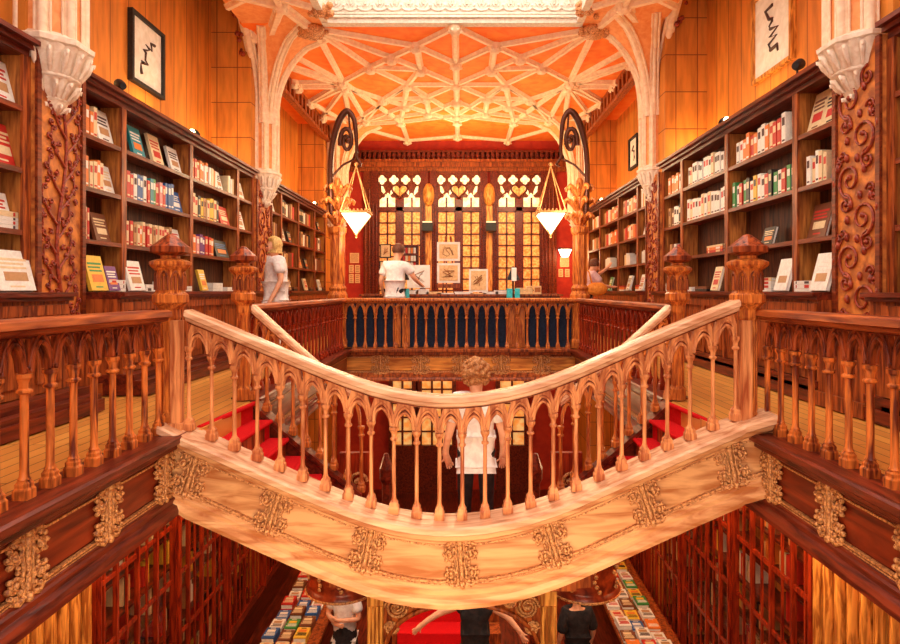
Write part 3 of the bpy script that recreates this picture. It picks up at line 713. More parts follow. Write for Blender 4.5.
def ornament(parent, mat, loc, rz, sc=1.0, slope=0):
    parent = MOULD[parent.name]
    o = bpy.data.objects.new('carved_ornament', ornament_mesh(mat)); COL.objects.link(o)
    o.location = loc; o.rotation_euler = (0, slope, rz); o.scale = sc if isinstance(sc, tuple) else (sc, sc, sc)
    o.parent = parent; o.matrix_parent_inverse = world_of(parent).inverted()
def fascia(name, label, path, sgn, mats, group='carved gallery fascias'):
    top_m, face_m, panel_m = mats
    t = thing(name, label, 'fascia', path[len(path)//2], group)
    ns = normals_for(path, sgn)
    a = MB(); a.sweep([(-.11, -.05), (-.11, 0), (.155, 0), (.172, -.012), (.172, -.05), (.155, -.062), (.09, -.062)][::-1], path, ns); a.build('ledge', top_m, t)
    a = MB(); a.sweep([(-.05, -.05), (.13, -.055), (.13, -.10), (.09, -.125), (.075, -.125), (.075, -.15), (.055, -.15), (.055, -.40), (.075, -.40), (.075, -.42), (.09, -.43), (.09, -.445), (.105, -.455), (.105, -.485), (.135, -.50), (.15, -.53), (.15, -.56), (-.05, -.56)][::-1], path, ns)
    t_m = a.build('moulding', face_m, t); MOULD[t.name] = t_m
    a = MB()
    for wv in (-.152, -.405, -.425, -.497): a.sweep([(.05, wv-.006), (.082+(.035 if wv < -.45 else 0), wv-.006), (.082+(.035 if wv < -.45 else 0), wv+.006), (.05, wv+.006)], path, ns)
    a.build('bead', 'carving_gold' if panel_m == 'panel_red' else 'carving_pale', t_m)
    a = MB(); a.sweep([(.05, -.165), (.064, -.165), (.064, -.385), (.05, -.385)][::-1], path, ns); a.build('panel', panel_m, t)
    return t
# near galleries
stL = [(BL, 4.235-.186*k, 0) for k in range(0, 16)][::-1]
stR = [(BR, 4.37-.183*k, 0) for k in range(0, 17)][::-1]
pL = [(BL, stL[0][1]-.3, 0)]+stL[1:-1:3]+[(BL, 4.30, 0)]
balustrade('balustrade', 'dark red wood balustrade of pointed arches on the near left gallery', stL, 1, ('baluster_wood', 'rail_wood'), sub_n=1, r=.020, hand_w=.10, arch_m='arch_wood')
balustrade('balustrade', 'dark red wood balustrade of pointed arches on the near right gallery', stR, -1, ('baluster_wood', 'rail_wood'), sub_n=1, r=.020, hand_w=.10, arch_m='arch_wood')
fl = fascia('fascia', 'dark red panelled fascia with carved ornaments below near left balustrade', [(BL, 1.2, 0), (BL, 4.40, 0)], 1, ('dark_wood', 'dark_wood', 'panel_red'))
fr = fascia('fascia', 'dark red panelled fascia with carved ornaments below near right balustrade', [(BR, 1.2, 0), (BR, 4.40, 0)], -1, ('dark_wood', 'dark_wood', 'panel_red'))
for k in range(5):
    ornament(fl, 'carving_gold', (BL+.078, 4.16-.66*k-(.0), -.28), pi/2, (.85, 1, .95))
    ornament(fr, 'carving_gold', (BR-.078, 4.16-.66*k, -.28), -pi/2, (.85, 1, .95))
# front curved stair balustrade
ROPE = [(178, 307), (188.9, 311.3), (245.6, 334.4), (305.6, 361), (350, 377.5), (380, 387), (420, 395), (455, 397), (500, 392), (553, 378), (580, 366), (624, 344), (669, 323), (713, 306.7), (735.6, 298)]
BASEP = [(178, 426), (188.9, 428), (210.7, 437), (233, 447.5), (256.7, 457.6), (279, 467.5), (301.5, 477), (324, 487), (347, 497.5), (369, 506.7), (391, 513.5), (413.7, 518), (437, 520), (460, 520), (482, 518), (505, 514), (528, 508), (551, 500), (573, 491.3), (595, 481.3), (618, 471.5), (641, 462), (665, 452.5), (688, 442), (712, 431), (735.6, 421), (746, 417)]
def interp(tab, x):
    for (a, ya), (c, yc) in zip(tab[:-1], tab[1:]):
        if x <= c: return ya+(yc-ya)*(x-a)/(c-a)
    return tab[-1][1]
def Yfront(px): u = (px-461)/285; return 4.24+.14*u*u
def front_pt(px):
    Y = Yfront(px); z1 = wz(interp(BASEP, px), Y); z2 = wz(interp(ROPE, px), Y)-.885
    return [(px-VX)*Y/F, Y, (z1+z2)/2]
pxs = [188.9+k*(735.6-188.9)/24 for k in range(25)]
stF = [front_pt(p_) for p_ in pxs]
zs = [p[2] for p in stF]
for _ in range(3): zs = [zs[0]]+[(zs[i-1]+2*zs[i]+zs[i+1])/4 for i in range(1, 24)]+[zs[-1]]
stF = [(p[0], p[1], z) for p, z in zip(stF, zs)]
endL = (BL+.0, 4.36, stF[0][2]+.07); endR = (BR-.0, 4.36, stF[-1][2]+.07)
bf = balustrade('stair_balustrade', 'pale dipping balustrade of pointed arches across the front of the staircase', stF, 1, ('pale_baluster', 'pale_top'), sub_n=4, r=.0145, hand_w=.07, group='staircase balustrades', rise=.115)
fineF = [sub(stF, i/4) for i in range(24*4+1)]
ffp = [endL]+fineF+[endR]
ff = fascia('stair_fascia', 'pale golden curved fascia with carved ornaments under the front stair balustrade', ffp, 1, ('pale_top', 'pale_wood', 'pale_wood'), 'staircase fascias')
for p_ in (196, 277, 369, 461, 551, 643, 727):
    Y = Yfront(p_); z = interp([(q[0]*F/q[1]+VX, q[2]) for q in fineF], p_); sl = 0
    z2 = interp([(q[0]*F/q[1]+VX, q[2]) for q in fineF], min(p_+20, 740)); sl = math.atan2(z2-z, (min(p_+20, 740)-p_)*Y/F)
    ornament(ff, 'carving_pale', ((p_-VX)*Y/F, Y-.078, z-.278), 0, (.74, 1, .92), -sl*.8)

# newels
def newel(cx, cy, z0, s, label, zt=.88):
    t = thing('newel_post', label, 'newel post', (cx, cy, z0), 'octagonal stair newels')
    p = MB(); p.lathe([(.085*s, z0), (.085*s, z0+.10), (.065*s, z0+.13), (.060*s, z0+.15), (.060*s, .78), (.075*s, .82), (.07*s, .90)], (cx, cy, 0), 8, rot=pi/8, smooth=False)
    for k in range(8):
        a = k*pi/4+pi/8; p.tube([(cx+.060*s*cos(a), cy+.060*s*sin(a), z0+.14), (cx+.060*s*cos(a), cy+.060*s*sin(a), .80)], .008, 5)
    p.build('shaft', 'newel_wood', t)
    pan = MB(); h = MB(); r = .112*s
    h.lathe([(r*.55, .86), (r*.8, .90), (r*1.12, .93), (r*1.12, .985), (r*.95, 1.0), (r*.92, 1.01), (r*.92, 1.16), (r*1.0, 1.17), (r*1.22, 1.19), (r*1.30, 1.205), (r*1.30, 1.225), (r*1.0, 1.24), (r*.6, 1.25), (r*.6, 1.275)], (cx, cy, 0), 8, rot=pi/8, smooth=False)
    for k in range(8):
        a = k*pi/4
        u = Vector((-sin(a), cos(a), 0)); o = Vector((cx+r*.90*cos(a), cy+r*.90*sin(a), 0))
        fnp = lambda q, w: o+u*q+Vector((0, 0, w))
        hw = r*.26
        pan.tube([fnp(-hw, 1.02), fnp(-hw, 1.10), fnp(-hw*.6, 1.135), fnp(0, 1.155), fnp(hw*.6, 1.135), fnp(hw, 1.10), fnp(hw, 1.02)], .008, 5)
        pan.tube([fnp(0, 1.02), fnp(0, 1.12)], .012, 5)
    hd = h.build('octagonal_head', 'newel_wood', t); pan.build('arch_tracery', 'cabinet_wood', hd)
    c = MB(); c.lathe([(r*.6, 1.27), (r*1.0, 1.285), (r*1.25, 1.295), (r*1.25, 1.335), (r*1.1, 1.345), (r*.3, 1.42), (r*.05, 1.43)], (cx, cy, 0), 8, rot=pi/8, smooth=False)
    c.build('pyramid_cap', 'arch_wood', t)
newel(-2.13, 4.40, 0, .98, 'octagonal carved newel post at left top of the near stair balustrade')
newel(2.10, 4.40, 0, .98, 'octagonal carved newel post at right top of the near stair balustrade')
newel(-2.03, 5.6, 0, .88, 'octagonal carved newel post at the far side of left stair')
newel(2.02, 5.6, 0, .88, 'octagonal carved newel post at the far side of right stair')
# square end posts where the rails meet
for sx, x in ((-1, -2.055), (1, 2.06)):
    q = MB(); q.box(x-.035, x+.035, 4.31, 4.38, -.03, .80); q.box(x-.05, x+.05, 4.30, 4.39, -.03, .06)
    tag(q.build('end_post', 'pale_baluster'), ('left' if sx < 0 else 'right')+' square end post joining the stair balustrade to its newel', 'post', 'end posts of stair balustrade')

# inner (far) stair balustrades, descending from far newels
for sx, nm in ((-1, 'left'), (1, 'right')):
    st = []
    for k in range(9):
        u = k/8; x = -1.93+1.0*u; y = 5.6-.05*sin(u*pi); z = .0-.86*u
        st.append((-x if sx > 0 else x, y, z))
    balustrade('stair_balustrade', f'inner sloping stair balustrade descending from the far {nm} newel', st, -sx, ('newel_wood', 'pale_top'), sub_n=1, group='staircase balustrades', hand_w=.06)
    q = MB(); nn = normals_for(st, -sx)
    q.sweep([(-.06, -.45), (-.06, -.0), (.08, -.0), (.08, -.05), (.05, -.07), (.05, -.20), (.07, -.22), (.05, -.25), (.05, -.45)], st, nn)
    tag(q.build('stair_stringer', 'dark_wood'), f'dark moulded stringer under the inner {nm} stair balustrade', 'stringer', 'inner stair stringers')
# stairs with red carpet
for sx, nm in ((-1, 'left'), (1, 'right')):
    t = thing('stair_flight', f'{nm} flight of steps in red carpet curving down from gallery', 'stairs', (sx*1.4, 5, -1.15), 'upper stair flights')
    N = 6; s = MB(); c = MB()
    def xo(i): return -1.98+i*.20
    def xi(i): return -1.90+i*.15
    for i in range(N):
        z = -.165*(i+1); zt = z
        a = [(xo(i), 4.46), (xo(i+1), 4.43), (xi(i+1), 5.49), (xi(i), 5.49)]
        P = [(q[0]*(-sx), q[1]) for q in a]
        lo = z-.20
        s.prism(P if sx < 0 else P[::-1], lambda p, k, z=z: (p[0], p[1], (lo if k == 0 else z-.012)))
        ins = [(xo(i)-.03, 4.50), (xo(i+1)-.0, 4.46), (xi(i+1)-.0, 5.48), (xi(i)-.03, 5.48)]
        P = [(q[0]*(-sx), q[1]) for q in ins]
        c.prism(P if sx < 0 else P[::-1], lambda p, k, z=z: (p[0], p[1], (z-.03 if k == 0 else z)))
        # riser carpet
        A = (xo(i)*(-sx), 4.50); B = (xi(i)*(-sx), 5.48)
        c.add([(A[0], A[1], z), (B[0], B[1], z), (B[0], B[1], z+.165), (A[0], A[1], z+.165)], [(0, 1, 2, 3)])
        c.tube([(A[0]-sx*.015, A[1], z+.15), (B[0]-sx*.015, B[1], z+.15)], .02, 8)
    s.build('step', 'cabinet_wood', t); c.build('carpet', 'red_carpet', t)
    # carpet strip at the head of the stairs
q = MB(); q.box(-.85, .85, 4.42, 5.6, -1.20, -1.125); struct('floor_landing', q, 'cabinet_wood')
q = MB(); q.box(-.8, .8, 4.5, 5.58, -1.125, -1.11); tag(q.build('landing_carpet', 'red_carpet'), 'red carpet on the middle landing under the standing person', 'carpet')
for sx, nm in ((-1, 'left'), (1, 'right')):
    t = thing('carved_screen', f'red carved scroll screen below the inner {nm} stair rail', 'screen', (sx*.98, 5.9, -1.7), 'carved stair screens')
    b = MB(); x0 = sx*1.02; b.box(x0-.15, x0+.15, 5.78, 5.84, -1.42, -.55); b.build('board', 'case_red', t)
    v = MB(); z = -1.33; k = 0
    while z < -.65:
        spiral(v, lambda u, w: (x0+u, 5.77, w), .03*(1 if k % 2 else -1), z, .09, 1.5, .016, 1 if k % 2 else -1, 0, 18); z += .17; k += 1
    v.build('scroll_relief', 'carving_gold', t)
    q = MB(); q.lathe([(.06, -5.0), (.06, -2.2), (.045, -1.9), (.045, -.9), (.07, -.85), (.07, -.75), (.02, -.6)], (sx*.74, 5.95, 0), 8, smooth=False)
    tag(q.build('newel_post', 'dark_wood'), f'dark slender lower newel behind the front balustrade, {nm} of the standing person', 'newel post', 'lower stair newels')

# far balustrades
stB = [(wx(345, YF)+k*(wx(578, YF)-wx(345, YF))/23, YF, 0) for k in range(24)]
balustrade('balustrade', 'far orange wood balustrade of pointed arches facing the camera before dark cloth', stB, 1, ('newel_wood', 'newel_wood'), sub_n=1, r=.019)
fb = fascia('fascia', 'far gold panelled fascia under the balustrade at the end of the stairwell', [(wx(341, YF), YF, 0), (wx(582, YF), YF, 0)], 1, ('cabinet_wood', 'cabinet_wood', 'far_gold'))
for p_ in (381, 421, 461, 501, 541): ornament(fb, 'carving_gold', (wx(p_, YF), YF-.078, -.28), 0, 1.0)
for sx, nm in ((-1, 'left'), (1, 'right')):
    st = [(sx*(2.06+.0*k), 5.75+k*.2, 0) for k in range(24)]
    balustrade('balustrade', f'dark balustrade running along the {nm} gallery beyond the stairs', st, -sx, ('case_red', 'rail_wood'), sub_n=1, r=.019)
    fascia('fascia', f'dark fascia under the {nm} gallery balustrade beyond the stairs', [(sx*2.06, 5.66, 0), (sx*2.06, YF, 0)], -sx, ('dark_wood', 'dark_wood', 'panel_red'))
# dark cloth panel and orange panels behind far balusters
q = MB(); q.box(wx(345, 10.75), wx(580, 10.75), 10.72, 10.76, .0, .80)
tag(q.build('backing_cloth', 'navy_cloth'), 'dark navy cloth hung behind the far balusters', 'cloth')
for k, p_ in enumerate((397, 406, 512, 521)):
    q = MB(); x = wx(p_, 10.66); q.box(x-.068, x+.068, 10.63, 10.67, .01, .74); q.box(x-.05, x+.05, 10.61, 10.63, .06, .68)
    tag(q.build('wood_board', 'newel_wood'), f'upright orange board between far balusters, {ORD[k]} from the left', 'board', 'orange boards behind far balusters')

# lamp standards on the far corners
for sx, cx, lx in ((-1, wx(337.5, 10.6), wx(357, 10.6)), (1, wx(580, 10.6), wx(550, 10.6))):
    nm = 'left' if sx < 0 else 'right'; cy = 10.62
    t = thing('lamp_standard', f'orange wooden lamp standard with leafy capital at far {nm} railing corner', 'lamp standard', (cx, cy, 0), 'lamp standards on far railing')
    s = MB(); r = .15
    s.lathe([(r*1.15, 0), (r*1.15, .12), (r, .16), (r*.95, .85), (r*1.2, .88), (r*1.2, .93), (r*.95, 1.0), (r*1.05, 1.05), (r*.78, 1.12), (r*.78, 1.98), (r*1.05, 2.04), (r*1.1, 2.12), (r*.7, 2.14)], (cx, cy, 0), 8, rot=pi/8, smooth=False)
    for k in range(8):
        a = k*pi/4+pi/8; s.tube([(cx+r*.78*cos(a), cy+r*.78*sin(a), 1.13), (cx+r*.78*cos(a), cy+r*.78*sin(a), 2.0)], .014, 6)
    s.build('column', 'newel_wood', t)
    c = MB(); c.lathe([(r*.5, 2.12), (r*.45, 2.95), (r*.2, 3.0)], (cx, cy, 0), 8)
    for (zz, R_, n) in ((2.30, .20, 8), (2.56, .24, 8), (2.80, .20, 8)):
        for k in range(n):
            a = 2*pi*k/n+zz; ca, sa = cos(a), sin(a)
            c.tube([(cx+.06*ca, cy+.06*sa, zz-.12), (cx+R_*.6*ca, cy+R_*.6*sa, zz), (cx+R_*ca, cy+R_*sa, zz+.06), (cx+R_*1.2*ca, cy+R_*1.2*sa, zz+.02), (cx+R_*1.15*ca, cy+R_*1.15*sa, zz-.03)], [.03, .045, .04, .035, .02], 6)
    c.build('leaf_capital', 'newel_wood', t)
    k_ = MB(); d = -sx
    Z = lambda y: wz(y, 10.6); Xp = lambda q: cx+d*q/56.6*1.0
    big = [(-5, 215), (-6, 190), (-6, 165), (-4, 145), (1, 126), (7, 115), (12, 113), (17, 120), (19, 132), (20, 148), (20, 158), (24, 165), (20, 168)]
    rr_ = [.05]*4+[.06, .06, .055, .045, .04, .03, .03, .025, .02]; BP = []; BR_ = []
    for i_ in range(len(big)-1):
        p0, p1, p2, p3 = big[max(i_-1, 0)], big[i_], big[i_+1], big[min(i_+2, len(big)-1)]
        for t_ in (0, .25, .5, .75):
            c_ = [.5*((2*p1[m])+(-p0[m]+p2[m])*t_+(2*p0[m]-5*p1[m]+4*p2[m]-p3[m])*t_*t_+(-p0[m]+3*p1[m]-3*p2[m]+p3[m])*t_**3) for m in (0, 1)]
            BP.append((Xp(c_[0]), cy-.1, Z(c_[1]))); BR_.append(rr_[i_]*(1-t_)+rr_[i_+1]*t_)
    k_.tube(BP, BR_, 8)
    k_.tube([(Xp(12), cy-.1, Z(113)), (Xp(13), cy-.1, Z(128)), (Xp(16), cy-.1, Z(146))], .018, 6)
    sp = []
    for i in range(24):
        u = i/23; a = pi*.9+u*3.4*pi*.9; rr = 9.5*(1-u*.75); sp.append((Xp(10+rr*cos(-a)*.7), cy-.1, Z(142-rr*1.5*sin(-a))))
    k_.tube(sp, [.045-.02*i/23 for i in range(24)], 6)
    k_.ball(sp[-1], .06, 8)
    k_.tube([(Xp(-5), cy-.1, Z(178)), (Xp(6), cy-.1, Z(166)), (Xp(18), cy-.1, Z(160))], .02, 6)
    k_.build('iron_bracket', 'iron', t)
    L = thing('hanging_lamp', f'pyramid glass lamp hanging by rods from the {nm} iron bracket', 'lamp', (lx, cy-.1, Z(236)), 'hanging pyramid lamps')
    z1, z2, z3 = Z(167), Z(214), Z(236); hw = .235; yy = cy-.1
    q = MB(); q.ball((lx, yy, z1+.03), .04, 8)
    for (a, b_) in ((-1, -1), (1, -1), (1, 1), (-1, 1)): q.tube([(lx, yy, z1), (lx+a*hw, yy+b_*hw, z2)], .011, 6)
    q.build('hanger', 'brass', L)
    q = MB()
    for (a0, b0, a1, b1) in ((-1, -1, 1, -1), (1, -1, 1, 1), (1, 1, -1, 1), (-1, 1, -1, -1)):
        q.tube([(lx+a0*hw, yy+b0*hw, z2), (lx+a1*hw, yy+b1*hw, z2)], .02, 6)
        for j in range(7):
            u = (j+.5)/7; q.ball((lx+(a0*(1-u)+a1*u)*hw, yy+(b0*(1-u)+b1*u)*hw, z2+.035), .02, 6)
    for (a, b_) in ((-1, -1), (1, -1), (1, 1), (-1, 1)): q.tube([(lx+a*hw, yy+b_*hw, z2-.01), (lx, yy, z3)], .009, 5)
    q.ball((lx, yy, z3-.02), .022, 6); L2_ = q.build('ring_frame', 'brass', L)
    q = MB(); h2 = hw*.93
    vs = [(lx-h2, yy-h2, z2-.02), (lx+h2, yy-h2, z2-.02), (lx+h2, yy+h2, z2-.02), (lx-h2, yy+h2, z2-.02), (lx, yy, z3+.02)]
    q.add(vs, [(0, 1, 4), (1, 2, 4), (2, 3, 4), (3, 0, 4), (3, 2, 1, 0)]); q.build('lamp_shade', 'lamp_glass', L2_)

# ------------------------------------------------------------------ back wall windows
def back_window(idx, p0, p1):
    x0, x1 = wx(p0, YB), wx(p1, YB); yb = YB-.02
    Z = lambda y: wz(y, YB)
    fr = MB()
    # full dark surround
    e = .22
    fr.box(x0-e, x0, YB-.16, YB, 0, Z(172)); fr.box(x1, x1+e, YB-.16, YB, 0, Z(172))
    mid = (x0+x1)/2
    fr.box(mid-.10, mid+.10, YB-.13, YB, 0, Z(200)); fr.box(x0, x1, YB-.13, YB, Z(211.5), Z(207.5))
    for q in (x0-.16, x0-.06, x1+.06, x1+.16): fr.tube([(q, YB-.17, 0), (q, YB-.17, Z(205))], .03, 8)
    w = struct(f'window_{idx}', fr, 'dark_wood')
    lw = (x1-x0-.20)/2
    gl = MB(); gp = MB(); bars = MB()
    for s in (0, 1):
        a = x0 if s == 0 else mid+.10
        gp.box(a, a+lw, yb-.03, yb, Z(207.5), Z(198))
        y = 212.0; k = 0
        gl.box(a, a+lw, yb-.03, yb, 0.2, Z(211.5))
        bars.box(a+lw/2-.025, a+lw/2+.025, YB-.10, yb, .2, Z(198))
        while y < 330:
            bars.box(a, a+lw, YB-.10, yb, Z(y)-.02, Z(y)+.02); y += 11.2
        bars.box(a, a+.03, YB-.1, yb, .2, Z(198)); bars.box(a+lw-.03, a+lw, YB-.1, yb, .2, Z(198))
    # tracery: board with glazed quatrefoils, drops and hearts
    tr = MB(); tr.box(x0, x1, YB-.06, YB, Z(198), Z(172))
    g2 = MB(); hrt = MB(); yf = YB-.065
    def disc(mb, cx, cz, r, sx=1, n=14, y=yf): mb.prism([(cx+r*sx*cos(2*pi*k/n), cz+r*sin(2*pi*k/n)) for k in range(n)], lambda p, t: (p[0], y-.012*t, p[1]))
    W = x1-x0
    for k in range(4):
        cx = x0+W*(.08+k*.28); cz = Z(180.3)
        for (a, c) in ((.075, 0), (-.075, 0), (0, .075), (0, -.075)): disc(g2, cx+a, cz+c, .066)
        tr.tube([(cx+.17*cos(q*pi/8), yf-.01, cz+.17*sin(q*pi/8)) for q in range(17)], .018, 5)
    for (u, dr) in ((.26, -1), (.74, 1)):
        for sgn in (-1, 1):
            cx = x0+W*(.22 if u < .5 else .78)+sgn*.12
            g2.prism([(cx+sgn*.02, Z(187)), (cx+sgn*.085, Z(186)), (cx+sgn*.07, Z(192)), (cx-sgn*.05, Z(196)), (cx-sgn*.045, Z(192))][::(1 if sgn < 0 else -1)], lambda p, t: (p[0], yf-.012*t, p[1]))
        cx = x0+W*(.22 if u < .5 else .78); g2.prism([(cx-.11, Z(198)), (cx+.11, Z(198)), (cx+.02, Z(193.5)), (cx-.02, Z(193.5))], lambda p, t: (p[0], yf-.012*t, p[1]))
    hp = []
    for k in range(24):
        t = 2*pi*k/24; hp.append((mid+.20*sin(t)**3, Z(191)+.012*(13*cos(t)-5*cos(2*t)-2*cos(3*t)-cos(4*t))))
    hrt.prism(hp, lambda p, t: (p[0], yf-.012*t, p[1]))
    hl = MB(); hl.tube([(p[0]*1+(p[0]-mid)*.18, yf-.012, Z(191)+(p[1]-Z(191))*1.2) for p in hp+[hp[0]]], .03, 6); hl.box(mid-.01, mid+.01, yf-.03, yf, Z(196.5), Z(187.5))
    tr.tube([(x0, yf, Z(200)), (x0+W*.1, yf, Z(196)), (x0+W*.22, yf, Z(191))], .03, 6)
    tp = tr.build('tracery', 'shelf_wood', w); g2.build('quatrefoil_glass', 'pane_pale', tp); hrt.build('heart_glass', 'pane_gold', tp); hl.build('heart_frame', 'dark_wood', tp)
    gl.build('pane', 'pane_gold', w); gp.build('upper_pane', 'pane_pale', w); bars.build('glazing_bar', 'dark_wood', w)
back_window(2, 379, 421); back_window(3, 437.5, 480); back_window(4, 497.5, 540)
# fill woodwork either side of the windows
q = MB()
for (a, c) in ((364, 373), (546, 556)): q.box(wx(a, YB), wx(c, YB), YB-.12, YB, 0, wz(172, YB))
for p_ in (366, 370, 549, 553): q.tube([(wx(p_, YB), YB-.13, 0), (wx(p_, YB), YB-.13, wz(190, YB))], .04, 8)
struct('trim_windows', q, 'shelf_wood')
q = MB()
for p_ in (429, 489): q.box(wx(p_-3, YB), wx(p_+3, YB), YB-.22, YB, 1.0, wz(200, YB)); q.ball((wx(p_, YB), YB-.2, wz(196, YB)), .18, 10, sz=2)
struct('trim_pilasters', q, 'gold_wood')
for p_, nm in ((427.5, 'left'), (491, 'right')):
    t = thing('speaker', f'black box loudspeaker on the {nm} pilaster between back windows', 'speaker', (wx(p_, 17.6), 17.6, wz(231, 17.6)), 'loudspeakers between back windows')
    x = wx(p_, 17.6); q = MB(); q.box(x-.15, x+.15, 17.5, 17.75, wz(231, 17.6), wz(223, 17.6)); q.build('body', 'black', t)
    q = MB(); q.box(x-.14, x+.14, 17.48, 17.76, wz(223, 17.6), wz(221.6, 17.6)); q.build('top_lip', 'paper', t)
    q = MB(); q.box(x-.03, x+.03, 17.75, 17.9, wz(228, 17.6), wz(226, 17.6)); q.lathe([(.01, 0), (.10, .005), (.10, .02)], (x, 17.5, wz(233, 17.6)), 12); q.build('bracket', 'black', t)

# ------------------------------------------------------------------ things near the back wall
# long counter behind far balustrade
t = thing('display_counter', 'long display counter strewn with papers behind the far balustrade', 'counter', (.1, 11.9, 0))
q = MB(); q.box(-1.9, 1.9, 11.5, 12.3, 0, .90); q.build('body', 'dark_wood', t)
q = MB(); q.box(-1.95, 1.95, 11.45, 12.35, .90, .94); q.build('counter_top', 'cabinet_wood', t)
for k, (p_, w, n) in enumerate(((412, .26, 3), (423, .24, 4), (434, .28, 2), (446, .30, 1), (464, .34, 2), (478, .30, 1), (490, .30, 2), (501, .24, 3), (524, .28, 5))):
    x = wx(p_, 11.7); q = MB()
    for i in range(n): q.box(x-w/2+random.uniform(-.02, .02), x+w/2, 11.55, 11.8, .94+i*.025, .94+i*.025+.022)
    tag(q.build('paper_stack', ['paper', 'paper', 'tan_paper'][k % 3]), f'low stack of prints on the display counter, {ORD[k]} from the left', 'paper stack', 'print stacks on display counter')
def artwork(name, label, p0, p1, y0, y1, Y, mat='tan_paper', frame='paper', style=0, group=None, stand=True):
    x0, x1, z0, z1 = wx(p0, Y), wx(p1, Y), wz(y1, Y), wz(y0, Y)
    t = thing(name, label, 'artwork', ((x0+x1)/2, Y, z0), group)
    q = MB(); q.box(x0, x1, Y, Y+.03, z0, z1); q.build('mount', frame, t)
    q = MB(); m = (x1-x0)*.1; q.box(x0+m, x1-m, Y-.008, Y, z0+m, z1-m); q.build('print', mat, t)
    q = MB(); cx, cz = (x0+x1)/2, (z0+z1)/2
    sc_ = [(cx+random.uniform(-.28, .28)*(x1-x0), Y-.012, cz+random.uniform(-.26, .26)*(z1-z0)) for k in range(14)]; q.tube(sc_, .005*(1+(x1-x0)), 5)
    q.build('drawing', 'ink', t)
    return t
artwork('art_print', 'tan drawing at top of the easel before middle window', 437, 460, 242, 261, 12.6)
artwork('art_print', 'tan red drawing on the easel below another drawing', 437, 460, 263, 283, 12.6)
artwork('art_print', 'small tan print standing on the counter right of the easel', 469, 488, 269, 292, 12.1)
artwork('art_print', 'white sketch leaning beside the man in white shirt', 407, 430, 265, 288, 12.0, 'paper')
artwork('framed_print', 'small print in black frame on window left of man', 380, 391, 244, 258, 13.0, 'tan_paper', 'black')
artwork('framed_print', 'lower black framed print partly behind the man', 379.5, 390, 261, 272, 13.0, 'tan_paper', 'black')
t = thing('easel', 'wooden easel holding two tan drawings', 'easel', (wx(448, 12.7), 12.7, 0))
for p_ in (440, 457):
    q = MB(); q.tube([(wx(p_, 12.7), 12.75, 0), (wx(448+(p_-448)*.3, 12.7), 12.8, wz(236, 12.7))], .02, 6); q.build('leg', 'cabinet_wood', t)
q = MB(); q.box(wx(437, 12.65), wx(460, 12.65), 12.60, 12.66, wz(288, 12.65), wz(284, 12.65)); q.build('tray', 'cabinet_wood', t)
t = thing('wall_rack', 'small wooden rack of books on window behind the man', 'rack', (wx(409, 13), 13, wz(268, 13)))
q = MB()
for y in (246, 254, 262, 268): q.box(wx(402, 13), wx(418, 13), 13.0, 13.2, wz(y+.6, 13), wz(y-.6, 13))
q.box(wx(402, 13), wx(403, 13), 13.0, 13.2, wz(268, 13), wz(244, 13)); q.box(wx(417.4, 13), wx(418.4, 13), 13.0, 13.2, wz(268, 13), wz(244, 13)); q.box(wx(402, 13), wx(418, 13), 13.2, 13.22, wz(268, 13), wz(244, 13)); q.build('frame', 'dark_wood', t)
for r_, y in enumerate((253.2, 261.2, 267.2)):
    for k in range(5):
        col = ['white', 'red', 'cream', 'orange', 'white'][(k+r_) % 5]
        place(-1, 'spine', col, wx(403.8+k*2.7, 13)+.0, 13.0, wz(y, 13), .12, .045, .12, f'tiny {col} book, {ORD[k]} on {["upper","middle","bottom"][r_]} row of the rack behind the man', 'books on wall rack', yaw=-pi/2)
# desk lamps/dispensers with black shades and cyan bases
for p_, nm in ((403, 'left, in front of the man'), (513, 'right, before last window')):
    Y = 11.3; x = wx(p_, Y); t = thing('table_lamp', f'black and white table ornament with cyan base on counter, {nm}', 'ornament', (x, Y, .9), 'ornaments with cyan bases')
    q = MB(); q.lathe([(.16, 0), (.15, .03), (.05, .22), (.02, .26)], (x, Y, wz(280, Y)), 4, rot=pi/4, smooth=False); q.build('shade', 'black', t)
    q = MB(); q.box(x-.04, x+.05, Y-.18, Y-.13, wz(281, Y), wz(268, Y)); q.build('card', 'paper', t)
    q = MB(); q.lathe([(.05, .88), (.05, .93), (.02, .95), (.02, wz(280, Y))], (x, Y, 0), 10); q.build('stem', 'iron', t)
    q = MB(); q.box(x-.12, x-.02, Y-.1, Y+.02, .86, wz(290, Y)+.03); q.box(x+.03, x+.12, Y-.1, Y+.02, .86, wz(290, Y)+.03); q.build('base', 'cyan_plastic', t)
t = thing('side_table', 'narrow ledge table just behind far balustrade holding the cyan ornaments', 'table', (0, 11.25, 0))
q = MB(); q.box(-.98, 1.2, 11.2, 11.42, .83, .86); q.build('table_top', 'cabinet_wood', t)
for x in (-.93, 1.15):
    q = MB(); q.box(x-.03, x+.03, 11.15, 11.37, 0, .83); q.build('leg', 'cabinet_wood', t)
# leaflets right of the counter
for k, p_ in enumerate((529, 537)):
    x = wx(p_, 11.7); q = MB(); q.box(x-.07, x+.07, 11.6, 11.64, .94, 1.10); q.box(x-.055, x+.055, 11.595, 11.6, .98, 1.07, 1)
    tag(q.build('leaflet', ['tan_paper', 'ink']), f'upright tan leaflet at right end of display counter, {ORD[k]} from left', 'leaflet', 'leaflets on display counter')
